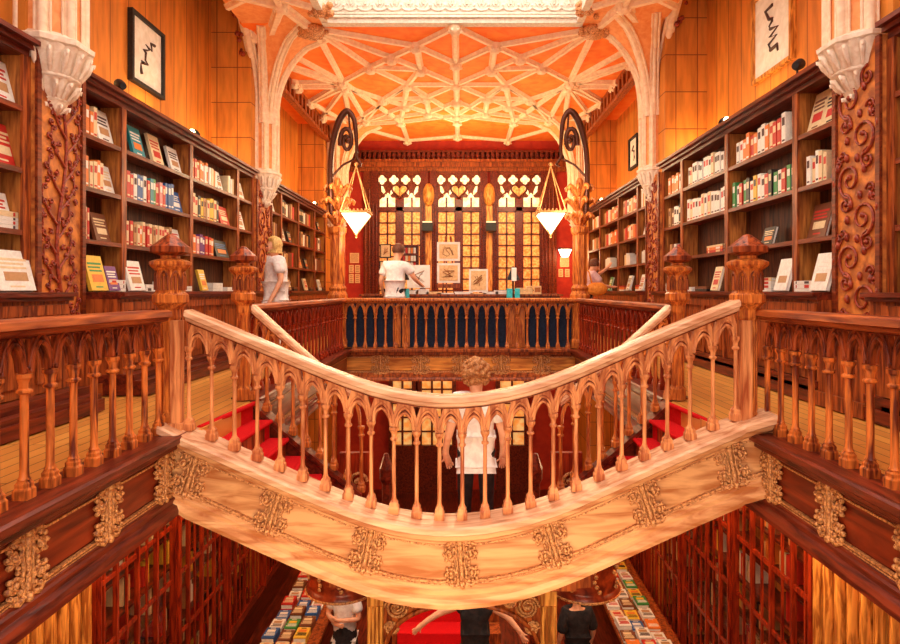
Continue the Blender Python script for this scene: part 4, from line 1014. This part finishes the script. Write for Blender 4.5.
# pinned sheets on the red walls
k = 0
for (p0, p1, y0, y1, nm) in ((350, 359, 253, 263, 'left'), (349, 353.6, 265, 273, 'left'), (355, 360, 265, 273, 'left'), (349, 353.6, 274, 283, 'left'), (355, 360, 274, 283, 'left'), (560, 569, 257, 267, 'right'), (558.5, 563, 269, 277, 'right'), (565, 569.5, 269, 277, 'right')):
    Y = YB-.011; q = MB(); q.box(wx(p0, Y), wx(p1, Y), Y-.01, Y+.012, wz(y1, Y), wz(y0, Y)); 
    for j in range(4): zz = wz(y0+(y1-y0)*(j+1)/5, Y); q.box(wx(p0+1, Y), wx(p1-1, Y), Y-.014, Y-.01, zz-.008, zz+.008, 1)
    tag(q.build('pinned_sheet', ['tan_paper', 'ink']), f'tan printed sheet, {["", "largest", "upper left", "upper right", "lower left", "lower right", "large", "small left", "small right"][k+1]} of those pinned on {nm} red wall', 'sheet', f'sheets on the {nm} red wall'); k += 1
# wall sconce
Y = 17.7; x = wx(565, Y); t = thing('wall_lamp', 'glowing lantern lamp on right red wall above pinned sheets', 'lamp', (x, Y, wz(257, Y)))
q = MB(); q.lathe([(.10, wz(257, Y)), (.20, wz(249.5, Y))], (x, Y, 0), 8, smooth=False); q.build('lamp_shade', 'lamp_glass', t)
q = MB(); q.box(x-.2, x+.2, Y-.12, Y+.12, wz(249.5, Y), wz(247.8, Y)); q.box(x-.03, x+.03, Y, YB, wz(252, Y), wz(249.5, Y)); q.build('bracket', 'iron', t)

# framed artworks on recess walls
def sidepic(side, y0, y1, z0, z1, frame, mat, label, ink='text_dark', n=14):
    X = RL if side < 0 else RR; d = -side
    t = thing('framed_artwork', label, 'artwork', (X, (y0+y1)/2, z0))
    q = MB(); w = .05
    for a, c, e, g in ((y0-w, y0, z0-w, z1+w), (y1, y1+w, z0-w, z1+w), (y0, y1, z0-w, z0), (y0, y1, z1, z1+w)): q.box(X, X+d*.07, a, c, e, g)
    q.build('frame', frame, t)
    q = MB(); q.box(X, X+d*.03, y0, y1, z0, z1); q.build('sheet', mat, t)
    q = MB(); cy, cz = (y0+y1)/2, (z0+z1)/2; H_ = z1-z0
    pts = [(X+d*.035, cy+random.uniform(-.16, .16)*(y1-y0)+(.22*(k/n-.5))*(y1-y0), cz+(k/n-.5)*.62*H_+random.uniform(-.05, .05)*H_) for k in range(n)]
    q.tube(pts, [random.uniform(.006, .026) for _ in pts], 6)
    q.build('brush_strokes', ink, t)
sidepic(-1, 8.0, 8.78, 3.86, 4.72, 'black', 'paper', 'white ink drawing in black frame high on the left wall')
sidepic(1, 7.42, 8.34, 3.92, 5.0, 'gold_wood', 'paper', 'large white abstract drawing in pale frame high on the right wall')
sidepic(1, 13.9, 14.5, 3.95, 4.6, 'black', 'paper', 'small dark framed picture on the distant right wall', n=6)
# spotlights on the bookcase tops
def spot(side, y, h, lit, label):
    XF = XL if side < 0 else XR; d = -side; x = XF+d*.02; z = 3.13
    t = thing('spotlight', label, 'spotlight', (x, y, z), 'spotlights on bookcase tops')
    q = MB(); q.box(x-.05, x+.05, y-.05, y+.05, z, z+.015); q.tube([(x, y, z), (x, y, z+h)], .012, 6); q.build('stand', 'black', t)
    q = MB(); q.tube([(x+d*.04, y-.03, z+h-.01), (x+d*.01, y-.01, z+h), (x-d*.04, y+.02, z+h+.03)], [.035, .05, .055], 14); q.build('head', 'black', t)
    if lit or 1:
        q = MB(); q.tube([(x-d*.04, y+.02, z+h+.03), (x-d*.046, y+.022, z+h+.034)], .05, 14); q.build('lens', 'bulb', t)
    if lit: q = MB(); q.ball((x-d*.02, y-.07, z+h+.02), .035, 10); q.build('bulb', 'bulb', t)
spot(-1, 6.5, .10, 0, 'black spotlight on top of left bookcase near the plaster column')
spot(-1, 8.33, .05, 1, 'small lit spotlight on left bookcase past the framed drawing')
spot(1, 6.03, .14, 0, 'black spotlight on top of right bookcase near the plaster column')
spot(1, 7.75, .05, 1, 'small lit spotlight on right bookcase beyond the large drawing')
for side, XF, y, nm in ((-1, XL, 15.2, 'left'), (1, XR, 14.6, 'right')): spot(side, y, .06, 1, f'lit spotlight on the distant {nm} bookcase')

# ------------------------------------------------------------------ ground floor
def lowcase(side, y0, y1, label):
    XF = XL if side < 0 else XR; d = -side; XB = XF+side*.38; zt = -.6; 
    t = thing('glazed_bookcase', label, 'bookcase', (XF, (y0+y1)/2, ZG), 'ground floor glazed bookcases')
    q = MB(); q.box(XB, XB+side*.03, y0, y1, ZG, zt); q.build('back_panel', 'case_back', t)
    q = MB()
    z = ZG+.75
    while z < zt: q.box(XF-d*.05, XB, y0, y1, z-.015, z+.015); z += .42
    q.box(XF+d*.05, XB, y0, y1, ZG, ZG+.5); q.box(XF+d*.1, XB, y0, y1, ZG+.5, ZG+.56)
    q.build('shelf', 'dark_wood', t, kind='stuff')
    n = int((y1-y0)/.21)
    for i in range(0, n+1, 2):
        y = y0+(y1-y0)*i/n; big = (i % 8 == 0); w = .045 if big else .02
        q = MB(); q.box(XF-d*.02, XF+d*(.07 if big else .03), y-w, y+w, ZG+.5, zt)
        if big: q.tube([(XF+d*.08, y, ZG+.5), (XF+d*.08, y, zt)], .025, 8)
        q.build('door_stile', 'case_red', t)
    q = MB()
    for i in range(1, n, 2): y = y0+(y1-y0)*i/n; q.box(XF-d*.01, XF+d*.015, y-.012, y+.012, ZG+.5, zt)
    for z in (ZG+.56, ZG+1.5, ZG+2.3, ZG+3.0, ZG+3.75): q.box(XF-d*.01, XF+d*.02, y0, y1, z-.025, z+.025)
    q.build('glazing_bar', 'case_red', t)
    q = MB(); q.box(XF-d*.006, XF-d*.002, y0, y1, ZG+.5, zt); q.build('glass', 'glass', t)
    # uncountable rows of volumes behind the glass
    q = MB(); z = ZG+.75+.015
    cols = ['cream', 'cream', 'red', 'tan', 'brown', 'white', 'orange', 'yellow', 'black']
    while z < zt-.4:
        y = y0+.03
        while y < y1-.06:
            if random.random() < (.16 if z < ZG+2 else .35): y += random.uniform(.2, .6); continue
            w = random.uniform(.025, .055); h = random.uniform(.22, .34)
            REST.box(XF-d*.12, XB+d*.02, y, y+w, z, z+h, RC.index(random.choice(cols))); y += w+.003
        z += .42
lowcase(-1, 6.0, 13.0, 'red wood glazed bookcase on the ground floor, left of stairs')
lowcase(1, 5.7, 13.0, 'red wood glazed bookcase on the ground floor, right of stairs')
for side, a, c, nm in ((-1, 3.6, 5.96, 'left'), (1, 3.4, 5.66, 'right')):
    XF = XL if side < 0 else XR; d = -side; q = MB(); q.box(XF+d*.04, XF-side*.0, a, c, ZG, -.6, 1)
    y = a
    while y < c: q.tube([(XF+d*.06, y, ZG), (XF+d*.06, y, -.6)], .045, 8); q.tube([(XF+d*.05, y+.085, ZG), (XF+d*.05, y+.085, -.6)], .018, 8); y += .17
    tag(q.build('fluted_panel', ['gold_wood', 'panel_red']), f'golden fluted wall panelling below the {nm} gallery', 'panelling', 'fluted wall panelling')
# soffit moulding under near galleries
# book tables
def booktable(cx, y0, y1, w, nm, name='book_table'):
    t = thing(name, f'long ground floor table covered with books {nm}', 'table', (cx, (y0+y1)/2, ZG), 'ground floor book tables')
    q = MB(); q.box(cx-w/2, cx+w/2, y0, y1, ZG+.80, ZG+.86); q.build('table_top', 'cabinet_wood', t)
    for a in (-1, 1):
        for y in (y0+.1, y1-.1): q = MB(); q.box(cx+a*(w/2-.1)-.04, cx+a*(w/2-.1)+.04, y-.04, y+.04, ZG, ZG+.80); q.build('leg', 'cabinet_wood', t)
    i = 0; y = y0+.16; r = 0
    while y < y1-.1:
        k = 0; x = cx-w/2+.12
        while x < cx+w/2-.08:
            col = random.choice(['white', 'cream', 'red', 'red', 'white', 'orange', 'yellow', 'green', 'blue', 'brown'])
            h = random.choice([.03, .06, .10])
            m = Matrix.Translation((x, y+.13, ZG+.86+h)) @ Matrix.Rotation(pi/2, 4, 'Z') @ Matrix.Rotation(-pi/2, 4, 'Y') @ Matrix.Diagonal((h, .19, .26, 1))
            PEND.append([m, col, 'face', accent(col), f'{col} book on table {nm}, {ORD[r]} row from near end, {ORD[k]} from left', f'books on the table {nm}', .19*.26/(y*y)])
            PEND[-1][0] = PEND[-1][0] @ Matrix.Rotation(random.uniform(-.06, .06), 4, 'X')
            x += .23; k += 1
        y += .31; r += 1
booktable(-2.5, 8.4, 11.8, .85, 'on the left')
booktable(2.78, 8.4, 11.9, .85, 'on the right')
flush_books(296)
# ground floor back wall windows and door glimpsed between balusters
for i, (p0, p1) in enumerate(((393, 412), (422, 452), (500, 524))):
    q = MB(); Y = 17.9; x0, x1 = wx(p0, Y), wx(p1, Y); z0, z1 = -3.6, -.9
    q.box(x0-.12, x0, Y-.1, YB, ZG, z1+.1); q.box(x1, x1+.12, Y-.1, YB, ZG, z1+.1); q.box(x0, x1, Y-.1, YB, z1, z1+.1); q.box(x0, x1, Y-.1, YB, ZG, z0)
    w = struct(f'window_{5+i}', q, 'dark_wood'); g = MB(); g.box(x0, x1, Y+.05, Y+.08, z0, z1); g.build('pane', 'pane_low', w)
    m = MB(); n = 2 if p1-p0 < 25 else 3
    for k in range(1, n): x = x0+(x1-x0)*k/n; m.box(x-.03, x+.03, Y-.05, Y+.05, z0, z1)
    z = z0+.4
    while z < z1: m.box(x0, x1, Y-.04, Y+.05, z-.02, z+.02); z += .42
    m.build('glazing_bar', 'dark_wood', w)
# portal arch under the landing
t = thing('stair_arch', 'carved wooden arch with scroll spandrels under the stair landing', 'arch', (0, 5.2, ZG))
Y = 5.2; x0, x1 = wx(384, Y), wx(540, Y); zt = wz(589, Y)
q = MB()
for (a, c) in ((wx(368, Y), x0), (x1, wx(556, Y))):
    q = MB(); q.box(a, c, Y-.05, Y+.12, ZG, zt)
    for k in range(4): xx = a+(c-a)*(k+.5)/4; q.tube([(xx, Y-.055, ZG), (xx, Y-.055, zt-.12)], .014, 6)
    q.build('jamb', 'gold_wood', t)
q = MB(); N = 24; cx = (x0+x1)/2; hw = (x1-x0)/2; zs_ = wz(644, Y)-.15; za = wz(602, Y)
outline = []
for k in range(N):
    a0, a1 = pi-pi*k/N, pi-pi*(k+1)/N
    f_ = lambda a: (cx+hw*cos(a), zs_+(za-zs_)*(sin(a)**.75 if sin(a) > 0 else 0))
    (xa, z_a), (xb, z_b) = f_(a0), f_(a1)
    for yy in (Y-.02, Y+.06): q.add([(xa, yy, z_a), (xb, yy, z_b), (xb, yy, zt), (xa, yy, zt)], [(0, 1, 2, 3)])
    q.add([(xa, Y-.02, z_a), (xb, Y-.02, z_b), (xb, Y+.06, z_b), (xa, Y+.06, z_a)], [(0, 1, 2, 3)])
    outline.append((xa, Y-.03, z_a))
outline.append((xb, Y-.03, z_b))
q.tube(outline, .022, 6); q.build('spandrel', 'cabinet_wood', t)
q = MB(); q.tube([(x, Y-.03, zt-.02) for x in (x0, x1)], .02, 6)
fn = lambda u, w: (u, Y-.03, w)
for sx in (-1, 1):
    for (u, zz, rr) in ((.84, zt-.14, .10), (.62, zt-.09, .06), (.90, zt-.32, .06), (.45, zt-.06, .035)): spiral(q, fn, cx+sx*hw*u, zz, rr, 1.6, .014, sx, 0, 20); spiral(q, fn, cx+sx*hw*u, zz, rr, 1.4, .012, sx, pi, 20)
q.build('scroll_carving', 'carving_gold', t)
# round stair drums
for sx, p_, nm in ((-1, 343, 'left'), (1, 583, 'right')):
    Y = 5.85; x = wx(p_, Y); R_ = .34; zb = wz(607, Y-.34)
    t = thing('stair_drum', f'dark carved rounded stair drum under the front fascia, {nm} of the arch', 'stair drum', (x, Y, zb), 'rounded stair drums')
    q = MB(); q.lathe([(R_*.2, zb-.03), (R_*.9, zb), (R_*1.03, zb+.02), (R_*1.03, zb+.05), (R_*.95, zb+.07), (R_*.93, zb+.09), (R_*.93, zb+.55), (R_*1.02, zb+.6)], (x, Y, 0), 32); q.build('drum', 'panel_red', t)
    q = MB()
    q.lathe([(R_*1.02, zb+.015), (R_*1.06, zb+.03), (R_*1.02, zb+.045)], (x, Y, 0), 32)
    for k in range(8):
        a = k*pi/4+.2; ca, sa = cos(a), sin(a)
        for j in range(7): q.ball((x+R_*.95*cos(a+random.uniform(-.12, .12)), Y+R_*.95*sin(a+random.uniform(-.12, .12)), zb+.12+j*.045), .022, 6)
    q.build('carved_band', 'carving_gold', t)
# ground flight with red carpet
t = thing('stair_flight', 'lower red carpeted steps seen through the carved arch', 'stairs', (-.2, 7, ZG))
q = MB(); c = MB()
for i in range(14):
    y = 5.12+i*.27; z = ZG+(i+1)*.17; q.box(-.95, .5, y, 9.2, z-.17, z-.01); c.box(-.8, .35, y-.01, y+.29, z-.01, z+.004); c.box(-.8, .35, y-.016, y, z-.17, z)
q.build('step', 'cabinet_wood', t); c.build('carpet', 'red_carpet', t)

# ------------------------------------------------------------------ people
def skin_obj(name, verts, edges, radii, mat, parent, sub=2, root=0):
    me = bpy.data.meshes.new(name); me.from_pydata(verts, edges, []); me.materials.append(MATS[mat]); me.update()
    o = bpy.data.objects.new(name, me); COL.objects.link(o)
    sm = o.modifiers.new('skin', 'SKIN'); sm.use_smooth_shade = True
    if not me.skin_vertices: me.attributes.new
    ly = me.skin_vertices
    if len(ly) == 0:
        with bpy.context.temp_override(object=o, active_object=o):
            bpy.context.view_layer.objects.active = o; bpy.ops.mesh.customdata_skin_add()
        ly = me.skin_vertices
    for i, r in enumerate(radii):
        ly[0].data[i].radius = r if isinstance(r, tuple) else (r, r); ly[0].data[i].use_root = (i == root)
    ss = o.modifiers.new('sub', 'SUBSURF'); ss.levels = sub; ss.render_levels = sub
    o.parent = parent; o.matrix_parent_inverse = world_of(parent).inverted()
    return o
def person(label, loc, h, yaw, pose, shirt, bottom, hair, hairstyle, sleeve=.45, bottomlen=1.0):
    """pose: dict of joint overrides in body space (x right of the figure, y forward, z up) for height 1.7"""
    t = thing('person', label, 'person', loc)
    J = dict(pel=(0, 0, .93), wai=(0, 0, 1.06), che=(0, 0, 1.28), nec=(0, 0, 1.43), nk2=(0, .01, 1.48), hd0=(0, .03, 1.54), hd1=(0, .02, 1.62), hd2=(0, .0, 1.66),
             sL=(-.17, 0, 1.38), sR=(.17, 0, 1.38), eL=(-.24, -.02, 1.10), eR=(.24, -.02, 1.10), wL=(-.25, .10, .88), wR=(.25, .10, .88), hL=(-.25, .14, .80), hR=(.25, .14, .80),
             pL=(-.09, 0, .90), pR=(.09, 0, .90), kL=(-.10, .02, .48), kR=(.10, .02, .48), aL=(-.10, -.01, .08), aR=(.10, -.01, .08), tL=(-.11, .15, .03), tR=(.11, .15, .03))
    J.update(pose); J['ch1'] = tuple(Vector(J['wai']).lerp(Vector(J['che']), .6)); s = h/1.7; cy_, sy_ = cos(yaw), sin(yaw)
    def T(p): return (loc[0]+s*(p[0]*cy_-p[1]*sy_), loc[1]+s*(p[0]*sy_+p[1]*cy_), loc[2]+s*p[2])
    R = dict(pel=(.14, .11), wai=(.125, .10), ch1=(.145, .108), che=(.125, .098), nec=.065, nk2=.055, hd0=(.078, .088), hd1=(.085, .098), hd2=(.06, .07), sL=.062, sR=.062, eL=.042, eR=.042, wL=.028, wR=.028, hL=.03, hR=.03,
             pL=.09, pR=.09, kL=.058, kR=.058, aL=.038, aR=.038, tL=.035, tR=.035)
    keys = list(J); E = [('pel', 'wai'), ('wai', 'ch1'), ('ch1', 'che'), ('che', 'nec'), ('nec', 'nk2'), ('nk2', 'hd0'), ('hd0', 'hd1'), ('hd1', 'hd2'), ('che', 'sL'), ('che', 'sR'), ('sL', 'eL'), ('sR', 'eR'), ('eL', 'wL'), ('eR', 'wR'), ('wL', 'hL'), ('wR', 'hR'),
                        ('pel', 'pL'), ('pel', 'pR'), ('pL', 'kL'), ('pR', 'kR'), ('kL', 'aL'), ('kR', 'aR'), ('aL', 'tL'), ('aR', 'tR')]
    def mk(name, keyl, edges, grow, mat, extra=None, sub=2):
        vs = [T(J[k]) for k in keyl]; ix = {k: i for i, k in enumerate(keyl)}
        es = [(ix[a], ix[c]) for a, c in edges if a in ix and c in ix]
        rr = []
        for k in keyl:
            r = R.get(k, .04); r = r if isinstance(r, tuple) else (r, r); rr.append(((r[0]+grow)*s, (r[1]+grow)*s))
        return skin_obj(name, vs, es, rr, mat, t, sub)
    # fingers
    for sd in ('L', 'R'):
        w = Vector(J['w'+sd]); hnd = Vector(J['h'+sd]); dr = (hnd-w).normalized(); side = dr.cross(Vector((0, 1, 0)) if abs(dr.y) < .8 else Vector((0, 0, 1))).normalized()
        for k in range(5):
            a = hnd+side*(k-1.5)*.019; L_ = (.075, .085, .078, .06)[k] if k < 4 else .05
            if k == 4: a = w.lerp(hnd, .5); d2 = (dr*.6-side*.8).normalized(); b0 = a+d2*.04; b1 = a+d2*.075
            else: b0 = a+dr*L_*.55; b1 = a+dr*L_+Vector((0, -.012, 0))
            J[f'f{sd}{k}a'] = tuple(b0); J[f'f{sd}{k}b'] = tuple(b1); R[f'f{sd}{k}a'] = .0095; R[f'f{sd}{k}b'] = .008
            E.append(('h'+sd if k < 4 else 'w'+sd, f'f{sd}{k}a')); E.append((f'f{sd}{k}a', f'f{sd}{k}b'))
    # nose
    h0, h1 = Vector(J['hd0']), Vector(J['hd1']); fw = Vector(pose.get('face', (0, 1, 0)))
    J['no'] = tuple(h0.lerp(h1, .35)+fw*.10); R['no'] = .014; E.append(('hd0', 'no'))
    body = mk('body', list(J), E, 0, 'skin')
    # eyes, ears, mouth
    q = MB(); up = (h1-h0).normalized(); sd = fw.cross(up).normalized()
    for a in (-1, 1): q.ball(T(h0.lerp(h1, .65)+fw*.080+sd*a*.032), .010*s, 8)
    q.build('eyes', 'text_dark', body)
    q = MB(); q.tube([T(h0+fw*.078+sd*a*.02-up*.022) for a in (-1, 0, 1)], .006*s, 6); q.build('mouth', 'cover_red', body)
    q = MB()
    for a in (-1, 1): q.ball(T(h0.lerp(h1, .3)+sd*a*.085), .022*s, 8, sx=.6, sz=1.4)
    q.build('ears', 'skin', body)
    # shirt
    for sd_ in ('L', 'R'):
        e = Vector(J['s'+sd_]).lerp(Vector(J['e'+sd_]), sleeve*1.6 if sleeve < .6 else 1.0); J['c'+sd_] = tuple(e); R['c'+sd_] = .052
    hem = Vector(J['pel']).lerp(Vector(J['wai']), -.8); J['hem'] = tuple(hem); R['hem'] = (.15, .115); J['nk0'] = tuple(Vector(J['che']).lerp(Vector(J['nec']), .75)); R['nk0'] = .075
    SE = [('pel', 'hem'), ('pel', 'wai'), ('wai', 'ch1'), ('ch1', 'che'), ('che', 'nk0'), ('che', 'sL'), ('che', 'sR'), ('sL', 'cL'), ('sR', 'cR')]
    mk('shirt', ['pel', 'hem', 'wai', 'ch1', 'che', 'nk0', 'sL', 'sR', 'cL', 'cR'], SE, .034, shirt)
    R['pel'] = (.105, .07); R['pL'] = R['pR'] = .088
    if bottom == 'skirt_black':
        q = MB(); c0 = T(J['pel']); q.lathe([(.13*s, .14*s), (.17*s, 0), (.20*s, -.3*s), (.22*s, -.45*s)], c0, 20); q.build('skirt', 'black_cloth', t)
    else:
        BE = [('pel', 'pL'), ('pel', 'pR'), ('pL', 'kL'), ('pR', 'kR'), ('kL', 'aL'), ('kR', 'aR')]
        mk('trousers', ['pel', 'pL', 'pR', 'kL', 'kR', 'aL', 'aR'], BE, .008, bottom)
    # shoes
    q = MB()
    for a in ('L', 'R'):
        A, B = Vector(T(J['a'+a])), Vector(T(J['t'+a])); q.tube([A-(B-A)*.3+Vector((0, 0, -.02)), A.lerp(B, .4)+Vector((0, 0, -.02)), B], [.045*s, .048*s, .04*s], 8, flat=.8)
    q.build('shoes', 'black', t)
    # hair
    q = MB(); hc = Vector(J['hd1'])+up*.01-fw*.012
    if hairstyle == 'curly':
        for k in range(150):
            a = random.uniform(0, 2*pi); e = random.uniform(-.9, 1.57); v = Vector((cos(a)*cos(e), sin(a)*cos(e), sin(e)))
            if v.dot(fw) > .45 and v.z < .5: continue
            q.ball(T(hc+v*.112*random.uniform(.9, 1.08)), random.uniform(.022, .036)*s, 7)
        q.ball(T(hc-fw*.01), .108*s, 14, sz=1.1)
    else:
        ctr = Vector(T(hc)); n = 20; m = 12; vs = []; low = -1.25 if hairstyle == 'bob' else -.5
        for i in range(m+1):
            e = pi/2+(low-pi/2)*i/m
            for k in range(n):
                a = 2*pi*k/n; v = Vector((cos(a)*cos(e), sin(a)*cos(e), sin(e)))
                f_ = v.dot(fw); r = .108+(.016*random.random() if hairstyle == 'bob' else .003*random.random())
                if f_ > .35 and v.z < .55: r = .070
                if hairstyle == 'bob' and v.z < 0: v = Vector((cos(a)*max(cos(e), .92), sin(a)*max(cos(e), .92), sin(e)*1.15))
                vs.append(T(hc+v*r))
        q.add(vs, [(i*n+k, i*n+(k+1) % n, (i+1)*n+(k+1) % n, (i+1)*n+k) for i in range(m) for k in range(n)], True)
        q.add(vs[:n], [list(range(n))], True); q.add(vs[-n:], [list(range(n))], True)
    q.build('hair', hair, t)
    return t
# central person seen from behind, on the landing
person('person seen from behind with curly ginger hair, white shirt, black trousers, descending behind front balustrade', (wx(476, 4.8), 4.8, -1.10), 1.52, 0.0, {'wL': (-.28, .1, .9)}, 'white_cloth', 'black_cloth', 'hair_ginger', 'curly')
person('woman with blonde bob in white top standing by the left bookcase', (wx(276, 9.0), 9.0, 0), 1.79, pi/2+.5, {'nk2': (0, .03, 1.48), 'hd0': (0, .05, 1.54), 'hd1': (0, .04, 1.61), 'hd2': (0, .02, 1.66), 'eR': (.22, -.04, 1.10), 'wR': (.23, .06, .86), 'hR': (.22, .08, .78)}, 'white_cloth', 'white_cloth', 'hair_blonde', 'bob')
person('man with short dark hair in white T-shirt bending towards the sketches at far counter', (wx(395, 10.95), 10.95, 0), 1.86, -.35, {'che': (0, .03, 1.28), 'nec': (0, .05, 1.42), 'nk2': (.01, .06, 1.47), 'hd0': (.02, .09, 1.52), 'hd1': (.02, .10, 1.60), 'hd2': (.02, .09, 1.65), 'sL': (-.19, .06, 1.35), 'sR': (.18, .08, 1.35), 'eL': (-.27, .0, 1.08), 'eR': (.30, .12, 1.12), 'wL': (-.27, .1, .90), 'hL': (-.27, .14, .84), 'wR': (.34, .30, 1.02), 'hR': (.33, .38, 1.0)}, 'white_cloth', 'black_cloth', 'hair_dark', 'short')
pp = person('person in pink patterned shirt behind right lamp standard, reaching to the far right bookcase', (wx(585, 11.6), 11.6, 0), 1.70, -pi/2+.25, {'che': (0, .06, 1.22), 'wai': (0, .02, 1.05), 'nec': (0, .12, 1.36), 'nk2': (0, .15, 1.40), 'hd0': (0, .20, 1.44), 'hd1': (0, .22, 1.52), 'hd2': (0, .20, 1.57), 'sL': (-.16, .10, 1.31), 'sR': (.16, .10, 1.31), 'eL': (-.20, .32, 1.28), 'wL': (-.16, .54, 1.44), 'hL': (-.15, .60, 1.51), 'eR': (.20, .28, 1.10), 'wR': (.17, .46, 1.08), 'hR': (.17, .53, 1.08)}, 'pink_cloth', 'black_cloth', 'hair_dark', 'short')
q = MB(); q.ball((wx(597, 11.3), 11.3, wz(289, 11.3)), .16, 16, sx=1.25, sy=.6, sz=.8); q.tube([(wx(592, 11.3), 11.3, wz(284, 11.3)), (wx(589, 11.3), 11.3, wz(272, 11.3)), (wx(583, 11.3), 11.45, wz(263, 11.3))], .015, 6)
tag(q.build('shoulder_bag', 'orange_bag'), 'orange shoulder bag carried by the person in pink', 'bag')
# ground floor people
person('woman in black top with arms spread on lower red steps under the arch', (wx(475, 6.75), 6.75, -3.81), 1.60, pi, {'sL': (-.17, 0, 1.37), 'eL': (-.38, .05, 1.26), 'wL': (-.52, .12, 1.12), 'hL': (-.56, .14, 1.06), 'eR': (.42, .05, 1.30), 'wR': (.62, .1, 1.20), 'hR': (.68, .12, 1.15)}, 'black_cloth', 'black_cloth', 'hair_dark', 'short', sleeve=.2)
person('person in white top and black skirt beside the left table, under the left stair drum', (wx(345, 9.0), 9.0, ZG), 1.72, pi-.3, {'eL': (-.26, .05, 1.14), 'wL': (-.02, .22, 1.16), 'hL': (.06, .22, 1.18), 'eR': (.26, .05, 1.14), 'wR': (.06, .2, 1.10), 'hR': (-.03, .22, 1.10)}, 'white_cloth', 'skirt_black', 'hair_dark', 'short')
person('person dressed in black standing under the right stair drum', (wx(577, 8.6), 8.6, ZG), 1.74, 0.2, {}, 'black_cloth', 'black_cloth', 'hair_dark', 'short', sleeve=.9)

# ------------------------------------------------------------------ lights
def area(name, loc, rot, sx, sy, power, col):
    l = bpy.data.lights.new(name, 'AREA'); l.shape = 'RECTANGLE'; l.size = sx; l.size_y = sy; l.energy = power; l.color = col
    o = bpy.data.objects.new(name, l); COL.objects.link(o); o.location = loc; o.rotation_euler = rot; return o
def pt(name, loc, power, col, r=.1):
    l = bpy.data.lights.new(name, 'POINT'); l.energy = power; l.color = col; l.shadow_soft_size = r
    o = bpy.data.objects.new(name, l); COL.objects.link(o); o.location = loc; return o
area('skylight', (0, 4.4, 6.4), (0, 0, 0), 3.9, 11, 270, (1, .86, .66))
area('facade_window_light', (0, -1.4, 2.6), (pi/2, 0, 0), 3.4, 4.6, 42, (1, .86, .70))
WARM = (1, .55, .22)
for y in (6.6, 8.3, 10): pt('spot_left', (RL+.30, y, 3.4), 14, (1, .62, .22), .08); pt('spot_right', (RR-.30, y-.3, 3.4), 14, (1, .62, .22), .08)
for y in (13, 15.2): pt('spot_left_far', (RL+.35, y, 3.45), 9, WARM, .08); pt('spot_right_far', (RR-.35, y, 3.45), 9, WARM, .08)
for x in (-1.6, 1.6):
    for y in (13.0, 16.0): pt('ceiling_uplight', (x, y, 3.6), 85, (1, .76, .42), .3)
for x in (-.1,): pt('ceiling_glow', (x, 15.6, 4.0), 110, (1, .85, .45), .3)
for x, p_ in ((wx(357, 10.6), 0), (wx(550, 10.6), 1)): pt('lamp_light', (x, 10.52, 1.85), 12, (1, .75, .45), .15); pt('plaster_fill', (x*1.15, 10.0, 2.75), 34, (1, .80, .55), .2)  # second light is an added fill without a source, brightens ceiling plaster
pt('sconce_light', (wx(565, 17.3), 17.3, 2.0), 18, (1, .6, .25), .1)
for x, y in ((-2.9, 5.5), (-2.9, 7.5), (-2.9, 10), (2.8, 5.5), (2.8, 7.5), (2.8, 10), (0, 12.5), (0, 15.5)):
    pt('ground_fill', (x, y, -.85), 70, (1, .62, .30), .15)  # added fill under the gallery floor, no fixture modelled
area('ground_front', (0, 2.2, -1.0), (-.35+pi/2, 0, 0), 3.2, 1.2, 80, (1, .72, .42))
w = bpy.data.worlds.new('world'); bpy.context.scene.world = w; w.use_nodes = True
w.node_tree.nodes['Background'].inputs[0].default_value = (1, .78, .55, 1); w.node_tree.nodes['Background'].inputs[1].default_value = .03

# ------------------------------------------------------------------ camera
cam = bpy.data.cameras.new('camera'); co = bpy.data.objects.new('camera', cam); COL.objects.link(co)
co.location = (0, 0, EYE); co.rotation_euler = (pi/2, 0, 0)
cam.sensor_width = 36; cam.lens = F/900*36; cam.clip_start = .05
cam.shift_x = -(VX-450)/900; cam.shift_y = (VY-322)/900*1.0
sc = bpy.context.scene; sc.camera = co
sc.view_settings.view_transform = 'Standard'; sc.view_settings.look = 'None'; sc.view_settings.exposure = 0.0; sc.view_settings.gamma = 1
sc.view_settings.use_curve_mapping = False
print('books', NB[0])
